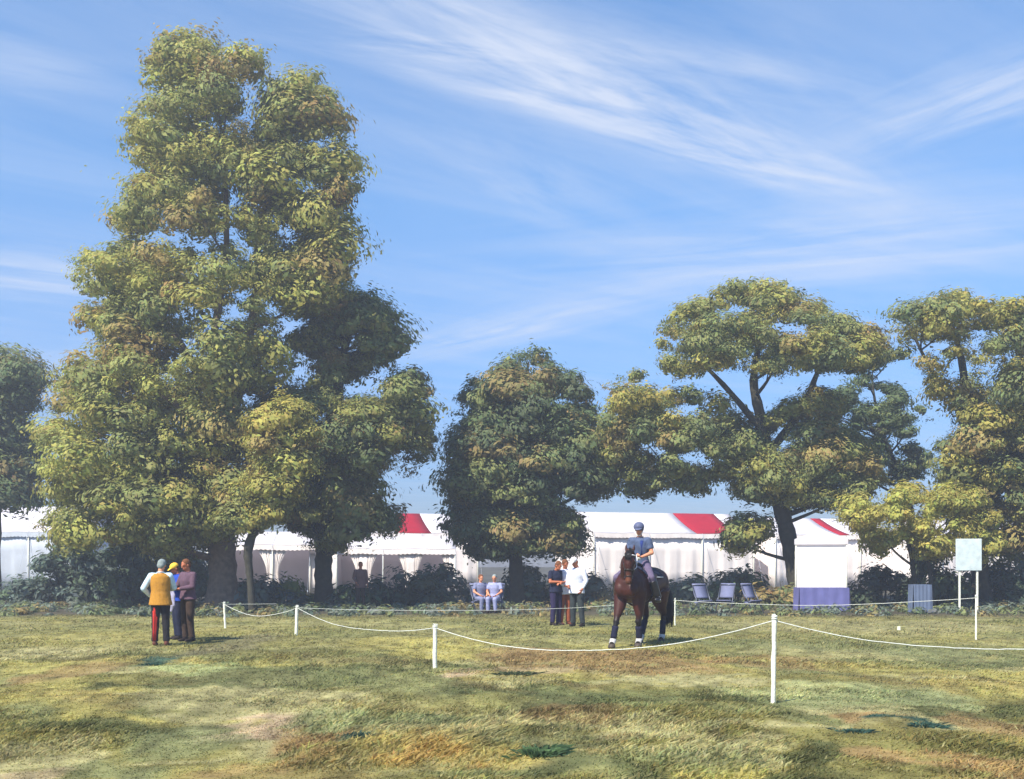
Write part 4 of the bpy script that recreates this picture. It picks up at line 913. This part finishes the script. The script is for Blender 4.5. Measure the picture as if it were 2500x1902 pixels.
# horse: faces -y like the people, then turned with its rider
HR = R(-27); HX, HY, HZ0 = gp(1563, 1574)
def build_horse():
    root = empty('horse', (HX, HY, HZ0), HR, 'dark bay horse with white pasterns walking towards the viewer, head tucked in', 'horse'); root.scale = (1.17, 1.10, 1.02)
    h = lambda f, l, z: Vector((l, -f, z))
    coat = bpy.data.materials.get('x') or mat('bay_coat', None, .5, .18, 5, .2, 60, .3, attr=True)
    BLKH = cm('black_hair', 24, 20, 20, rough=.5, bscale=160, bump=.6); HOOF = cm('hoof', 70, 62, 56, rough=.5); SOCK = cm('white_sock', 176, 174, 176); BAND = cm('navy_bandage', 26, 28, 50)
    LEA = cm('dark_leather', 36, 28, 26, rough=.4, spec=.5); WHT = cm('white_strap', 230, 230, 232, rough=.5)
    mb = MB(); L1 = lambda a: Vector((a, 0, 0)); U = lambda b: Vector((0, 0, b))
    st = [(-.93, 1.22, .05, .08), (-.90, 1.25, .15, .17), (-.82, 1.27, .235, .245), (-.68, 1.27, .285, .285), (-.50, 1.245, .29, .30), (-.28, 1.20, .285, .30), (-.05, 1.165, .29, .32), (.18, 1.16, .29, .345), (.38, 1.19, .275, .345), (.55, 1.205, .26, .30), (.68, 1.20, .225, .25), (.77, 1.19, .15, .18), (.80, 1.19, .06, .09)]
    mb.loft([(h(f, 0, z), L1(a), U(b)) for f, z, a, b in st], 24)
    mb.ell(h(.22, 0, 1.46), (.09, .26, .11)); mb.ell(h(-.60, 0, 1.46), (.17, .28, .10))
    for s in (-1, 1): mb.ell(h(-.66, s * .15, 1.20), (.15, .22, .30)); mb.ell(h(.52, s * .15, 1.13), (.13, .17, .27)); mb.ell(h(.72, s * .10, 1.13), (.11, .10, .15))
    # arched neck, flexed a little to its right; head close to vertical
    nk = [(.48, 0, 1.33, .15, .28), (.62, 0, 1.46, .125, .235), (.72, .01, 1.60, .10, .195), (.80, .04, 1.72, .086, .16), (.85, .09, 1.79, .078, .13), (.91, .13, 1.80, .07, .11)]
    dirs = [(.75, .66), (.72, .70), (.66, .75), (.72, .69), (.92, .39), (.99, -.1)]
    mb.loft([(h(f, l, z), L1(a), h(-dz, 0, df) * b) for (f, l, z, a, b), (df, dz) in zip(nk, dirs)], 20)
    hd = [(0.0, .070, .085), (.07, .088, .120), (.15, .098, .135), (.24, .088, .130), (.34, .066, .095), (.44, .055, .070), (.53, .056, .062), (.59, .050, .056), (.615, .03, .035)]
    hax = (h(.18, .02, -.98)).normalized(); hfr = h(.97, .10, .2); hfr = (hfr - hax * hfr.dot(hax)).normalized(); hsd = hax.cross(hfr).normalized()
    H0 = h(.90, .135, 1.83)
    def hq(t, s, fr): return H0 + hax * t + hsd * s + hfr * fr
    mb.loft([(hq(t, 0, 0.0), hsd * a, hfr * b) for t, a, b in hd], 20)
    for s in (-1, 1):
        mb.ell(hq(.17, s * .082, .035), (.026, .03, .03)); mb.ell(hq(.23, s * .055, -.07), (.05, .055, .06))
        e0 = hq(-.01, s * .05, .02); mb.tube([e0, e0 - hax * .06 + hsd * s * .015, e0 - hax * .125 + hsd * s * .02, e0 - hax * .16 + hsd * s * .012], [.024, .030, .020, .005], 10, .6)
        mb.ell(hq(.565, s * .032, .035), (.016, .016, .016))
    # legs: side (-1 = horse's right, seen on the left), foot forward offset
    F_ = {-1: .34, 1: -.02}; B_ = {-1: -.46, 1: -.80}
    feet = []
    for s in (-1, 1):
        ff = F_[s] + .50; l = s * .155; lf = s * (.19 if s < 0 else .15)
        kn = h(.56 + (ff - .52) * .55, (l + lf) / 2, .50); fe = h(ff, lf, .155)
        mb.tube([h(.50, l, 1.12), h(.53 + (ff - .52) * .22, l, .82), h(.55 + (ff - .52) * .45, (l * 1.1), .60)], [.140, .108, .064], 14); mb.ell(kn, (.056, .058, .075))
        mb.tube([h(.55 + (ff - .52) * .45, l * 1.1, .62), kn, kn.lerp(fe, .3), kn.lerp(fe, .8), fe], [.054, .054, .040, .038, .046], 12); mb.ell(fe, (.048,) * 3)
        hf = fe + h(.06, 0, -.10); mb.tube([fe, hf + U(.02)], [.042, .045], 12); feet.append((fe, hf, kn))
        fb = B_[s]; lb = s * .14
        hk = h(-.80 + (fb + .63) * .45, s * .14, .56); fe = h(fb, lb, .155)
        mb.tube([h(-.52, s * .17, 1.10), h(-.55 + (fb + .63) * .15, s * .165, .88), h(-.66 + (fb + .63) * .3, s * .15, .72), hk + U(.04)], [.20, .150, .092, .060], 16)
        mb.ell(hk, (.052, .070, .075)); mb.ell(hk + h(-.05, 0, .04), (.028, .035, .05))
        mb.tube([hk, hk.lerp(fe, .3), hk.lerp(fe, .8), fe], [.058, .046, .042, .050], 12); mb.ell(fe, (.050,) * 3)
        hf = fe + h(.06, 0, -.10); mb.tube([fe, hf + U(.02)], [.044, .046], 12); feet.append((fe, hf, hk))
    o = mb.fuse('body', coat, root, .013, 5)
    me = o.data; n = len(me.vertices); co = np.empty(n * 3, dtype=np.float32); me.vertices.foreach_get('co', co); co = co.reshape(-1, 3)
    brown = np.array(srgb(58, 24, 14)); black = np.array(srgb(16, 12, 13)); tan = np.array(srgb(120, 70, 38))
    k = np.clip((.66 - co[:, 2]) / .16, 0, 1)[:, None]
    fr = -co[:, 1]; mz = np.clip((1.50 - co[:, 2]) / .2, 0, 1) * (fr > .86) * (co[:, 2] > 1.0)
    c = brown * (1 - k) + black * k; w = fbm(co[:, 0] * 6 + 20, co[:, 2] * 5 + co[:, 1] * 3 + 30, 3)
    c = c * (.75 + .5 * w)[:, None]; c = c * (1 - mz[:, None] * .5) + tan * mz[:, None] * .5
    mt = ((fr > .86) & (co[:, 2] < 1.30) & (co[:, 2] > 1.0))[:, None]; c = np.where(mt, c * .5 + black * .3, c)
    a_ = me.attributes.new('Col', 'FLOAT_COLOR', 'POINT'); cc = np.ones((n, 4), dtype=np.float32); cc[:, :3] = c; a_.data.foreach_set('color', cc.ravel())
    for s in (-1, 1): MB().ell(hq(.17, s * .098, .040), (.015, .018, .018)).build('eye', EYE, root)
    for fe, hf, kn in feet:
        g = MB(); d = hf - fe; b0 = hf.copy(); b0.z = .004
        g.loft([(b0 + h(.015, 0, 0), L1(.064), h(.070, 0, 0)), (b0 + h(.01, 0, .03), L1(.060), h(.066, 0, 0)), (hf + U(.03), L1(.050), h(.052, 0, 0))], 16); g.build('hoof', HOOF, root)
        MB().tube([fe.lerp(kn, .04), fe, fe.lerp(hf, .5), hf + U(.035)], [.052, .058, .052, .054], 14).build('white_sock', SOCK, root)
        MB().tube([fe.lerp(kn, t) for t in (.08, .2, .4, .6, .74)], [.052, .055, .053, .056, .058], 14).build('leg_bandage', BAND, root)
    # tail and mane
    tl = MB(); g = random.Random(4)
    tl.tube([h(-.90, 0, 1.36), h(-1.0, .05, 1.30), h(-1.07, .13, 1.05), h(-1.06, .18, .8), h(-1.02, .20, .55), h(-1.0, .18, .38)], [.045, .062, .085, .092, .07, .015], 14)
    for i in range(60):
        a, b = g.uniform(-.08, .08), g.uniform(-.08, .08); e = g.uniform(.30, .6)
        tl.tube([h(-1.0 + b * .3, .05 + a * .3, 1.25), h(-1.07 + b, .13 + a, 1.0), h(-1.06 + b, .18 + a, .75), h(-1.01 + b * .8, .20 + a * .8, e)], [.014, .014, .012, .004], 5)
    tl.build('tail', BLKH, root)
    mn = MB()
    for i in range(46):
        t = i / 45; q = t * (len(nk) - 1); a = min(int(q), len(nk) - 2); u = q - a
        f, l, z, _, b = [nk[a][m] * (1 - u) + nk[a + 1][m] * u for m in range(5)]; df, dz = [dirs[a][m] * (1 - u) + dirs[a + 1][m] * u for m in range(2)]
        top = h(f - dz * b, l, z + df * b); mn.tube([top + h(0, 0, .01), top + h(.01, .05, -.02), top + h(.02, .095 + g.uniform(-.01, .01), -.11)], [.018, .020, .006], 6)
    for i in range(9): mn.tube([hq(-.03, (i - 4) * .008, .05), hq(.06, (i - 4) * .012, .125), hq(.15 + g.uniform(0, .03), (i - 4) * .012, .145)], [.012, .012, .003], 5)
    mn.build('mane', BLKH, root)
    # tack
    def ring(t, m, nm, w=.011, ex=.008, fl=1.0):
        for i in range(len(hd) - 1):
            if hd[i][0] <= t <= hd[i + 1][0]: u = (t - hd[i][0]) / (hd[i + 1][0] - hd[i][0]); a = hd[i][1] * (1 - u) + hd[i + 1][1] * u; b = hd[i][2] * (1 - u) + hd[i + 1][2] * u
        MB().tube([hq(t, (a + ex) * math.cos(q), (b + ex) * math.sin(q)) for q in [k * 2 * math.pi / 24 for k in range(25)]], w, 8).build(nm, m, root)
    ring(.06, WHT, 'browband', .011); ring(.34, LEA, 'noseband', .014); ring(.46, LEA, 'noseband', .009)
    for s in (-1, 1):
        MB().tube([hq(.03, s * .082, 0), hq(.2, s * .100, .01), hq(.34, s * .075, .02), hq(.47, s * .060, .01)], .010, 6).build('cheek_strap', LEA, root)
        MB().tube([hq(.47 + .028 * math.cos(q), s * .064, .028 * math.sin(q)) for q in [k * .6 for k in range(12)]], .005, 6).build('bit_ring', METAL, root)
        MB().tube([hq(.48, s * .068, 0), h(.76, s * .15 + .05, 1.55), h(.56, s * .14, 1.70), h(.38, s * .065, 1.80)], .0065, 6).build('rein', WHT if s > 0 else LEA, root)
    MB().tube([h(.30, .24, 1.42), h(.52, .235, 1.30), h(.70, .14, 1.12), h(.74, 0, 1.04), h(.70, -.14, 1.12), h(.52, -.235, 1.30), h(.30, -.24, 1.42)], .013, 6).build('breastplate', LEA, root)
    pad = MB(); vs = []; fs = []
    for i in range(9):
        f = .38 - .78 * i / 8
        for k in range(13):
            q = -1.05 + 2.1 * k / 12; vs.append(h(f, math.sin(q) * (.315), 1.17 + math.cos(q) * .372 + .03 * math.exp(-(q / .3) ** 2)))
    fs = [(i * 13 + k, i * 13 + k + 1, (i + 1) * 13 + k + 1, (i + 1) * 13 + k) for i in range(8) for k in range(12)]
    o = pad.add(vs, fs).build('saddle_pad', cm('navy_pad', 34, 40, 62), root); sd = o.modifiers.new('t', 'SOLIDIFY'); sd.thickness = .016; sd.offset = 1
    ed = MB().tube([vs[i * 13 + 12] + h(0, .012, 0) for i in range(9)], .010, 6); ed.build('pad_edging', WHT, root)
    MB().tube([vs[i * 13] + h(0, -.012, 0) for i in range(9)], .010, 6).build('pad_edging', WHT, root)
    sa = MB(); sa.loft([(h(.24, 0, 1.64), L1(.05), U(.03)), (h(.18, 0, 1.60), L1(.10), U(.045)), (h(.04, 0, 1.55), L1(.14), U(.04)), (h(-.12, 0, 1.57), L1(.16), U(.05)), (h(-.22, 0, 1.63), L1(.13), U(.035))], 16)
    for s in (-1, 1): sa.loft([(h(.12, s * .12, 1.55), h(.13, 0, 0), L1(.02)), (h(.12, s * .26, 1.42), h(.17, 0, 0), L1(.018)), (h(.14, s * .315, 1.24), h(.16, 0, 0), L1(.018)), (h(.14, s * .325, 1.06), h(.10, 0, 0), L1(.012))], 14)
    sa.fuse('saddle', LEA, root, .012, 2)
    MB().tube([h(.14 + .0, .30 * math.cos(q), 1.15 + .37 * math.sin(q)) for q in [-.1 - k * .3 for k in range(10)]], .02, 6).build('girth', LEA, root)
    for s in (-1, 1):
        c0 = h(.20, s * .385, .90); MB().tube([h(.12, s * .33, 1.42), h(.18, s * .37, 1.15), c0 + U(.07)], .010, 6).build('stirrup_leather', LEA, root)
        MB().tube([c0 + Vector((.055 * math.cos(q), 0, .03 + .06 * math.sin(q))) for q in [k * .45 for k in range(15)]], .008, 6).build('stirrup', METAL, root)
    return root
build_horse()
GT = cm('grey_blue_shirt', 74, 86, 114, scale=9, var=.25); HEL = cm('grey_helmet', 84, 90, 118, rough=.5); BREE = cm('mauve_breeches', 94, 84, 108); BOOT = cm('black_boots', 30, 30, 38, rough=.3, spec=.5)
def rider_extra(root, j, hp):
    for S, s in (('L', -1), ('R', 1)):
        k, a = j['kne' + S], j['ank' + S]; MB().tube([k.lerp(a, .12), k.lerp(a, .4), k.lerp(a, .8), a], [.088, .086, .078, .074], 14).fuse('boot', BOOT, root, .010, 2)
        tv = Vector((0, -1, .15)).normalized(); sd = tv.cross(Vector((0, 0, 1))); up = Vector((0, 0, 1))
        MB().loft([(a + tv * t + up * z, sd * q, up * b) for t, z, q, b in ((-.09, -.04, .030, .040), (0, -.035, .054, .062), (.09, -.050, .056, .050), (.19, -.062, .034, .030))], 14).build('boot_foot', BOOT, root)
        w = j['wri' + S]; fd = (w - j['elb' + S]).normalized(); MB().ell(w + fd * .055, (.045, .052, .048)).fuse('glove', WHITE, root, .008, 2, .003)
    MB().loft([(j['sho'] + Vector((.07, -.105, -.02)), Vector((.05, 0, 0)), Vector((0, .02, 0))), (j['che'] + Vector((.065, -.118, 0)), Vector((.045, 0, 0)), Vector((0, .025, 0))), (j['wai'] + Vector((.05, -.10, 0)), Vector((.05, 0, 0)), Vector((0, .025, 0)))], 12).build('shirt_panel', cm('deep_blue_panel', 36, 52, 110), root)
hd_ = Matrix.Rotation(HR, 3, 'Z') @ Vector((0, -.03, 0))
person('rider in grey blue shirt, grey helmet and black boots, sitting on the bay horse', (HX + hd_.x, HY + hd_.y, HZ0 + .715), HR,
       dict(pel=(0, .03, .95), wai=(0, .03, 1.10), che=(0, .015, 1.29), kneL=(-.365, -.33, .66), kneR=(.365, -.33, .66), ankL=(-.44, -.12, .25), ankR=(.44, -.12, .25), hipL=(-.11, .0, .93), hipR=(.11, .0, .93),
            elbL=(-.27, -.02, 1.16), elbR=(.27, -.02, 1.16), wriL=(-.12, -.25, 1.07), wriR=(.12, -.25, 1.07), hed=(0, -.04, 1.635)), handdir={'L': (.25, -1, .1), 'R': (-.25, -1, .1)}, curl=1.5,
       skin=SKIN, top=(GT, -.04), sleeve='short', trousers=BREE, shoes=BOOT, noshoe=True, hair=BRH, hat=('helmet', HEL), extra=rider_extra, toe=(0, -1, .15), turn=12, vox=.0075)

# ------------------------------------------------------------------ air
def haze():
    o = MB().box((0, 60, 14.35), (75, 75, 15.65)).build('haze', None, None, False); tag(o, kind='stuff')
    M = bpy.data.materials.new('haze_air'); M.use_nodes = True; nt = M.node_tree; nt.nodes.remove(nt.nodes['Principled BSDF'])
    v = nt.nodes.new('ShaderNodeVolumePrincipled'); v.inputs['Density'].default_value = .0024; v.inputs['Color'].default_value = (.80, .86, 1, 1); v.inputs['Anisotropy'].default_value = .2
    nt.links.new(v.outputs[0], nt.nodes['Material Output'].inputs['Volume']); o.data.materials.append(M)
haze()
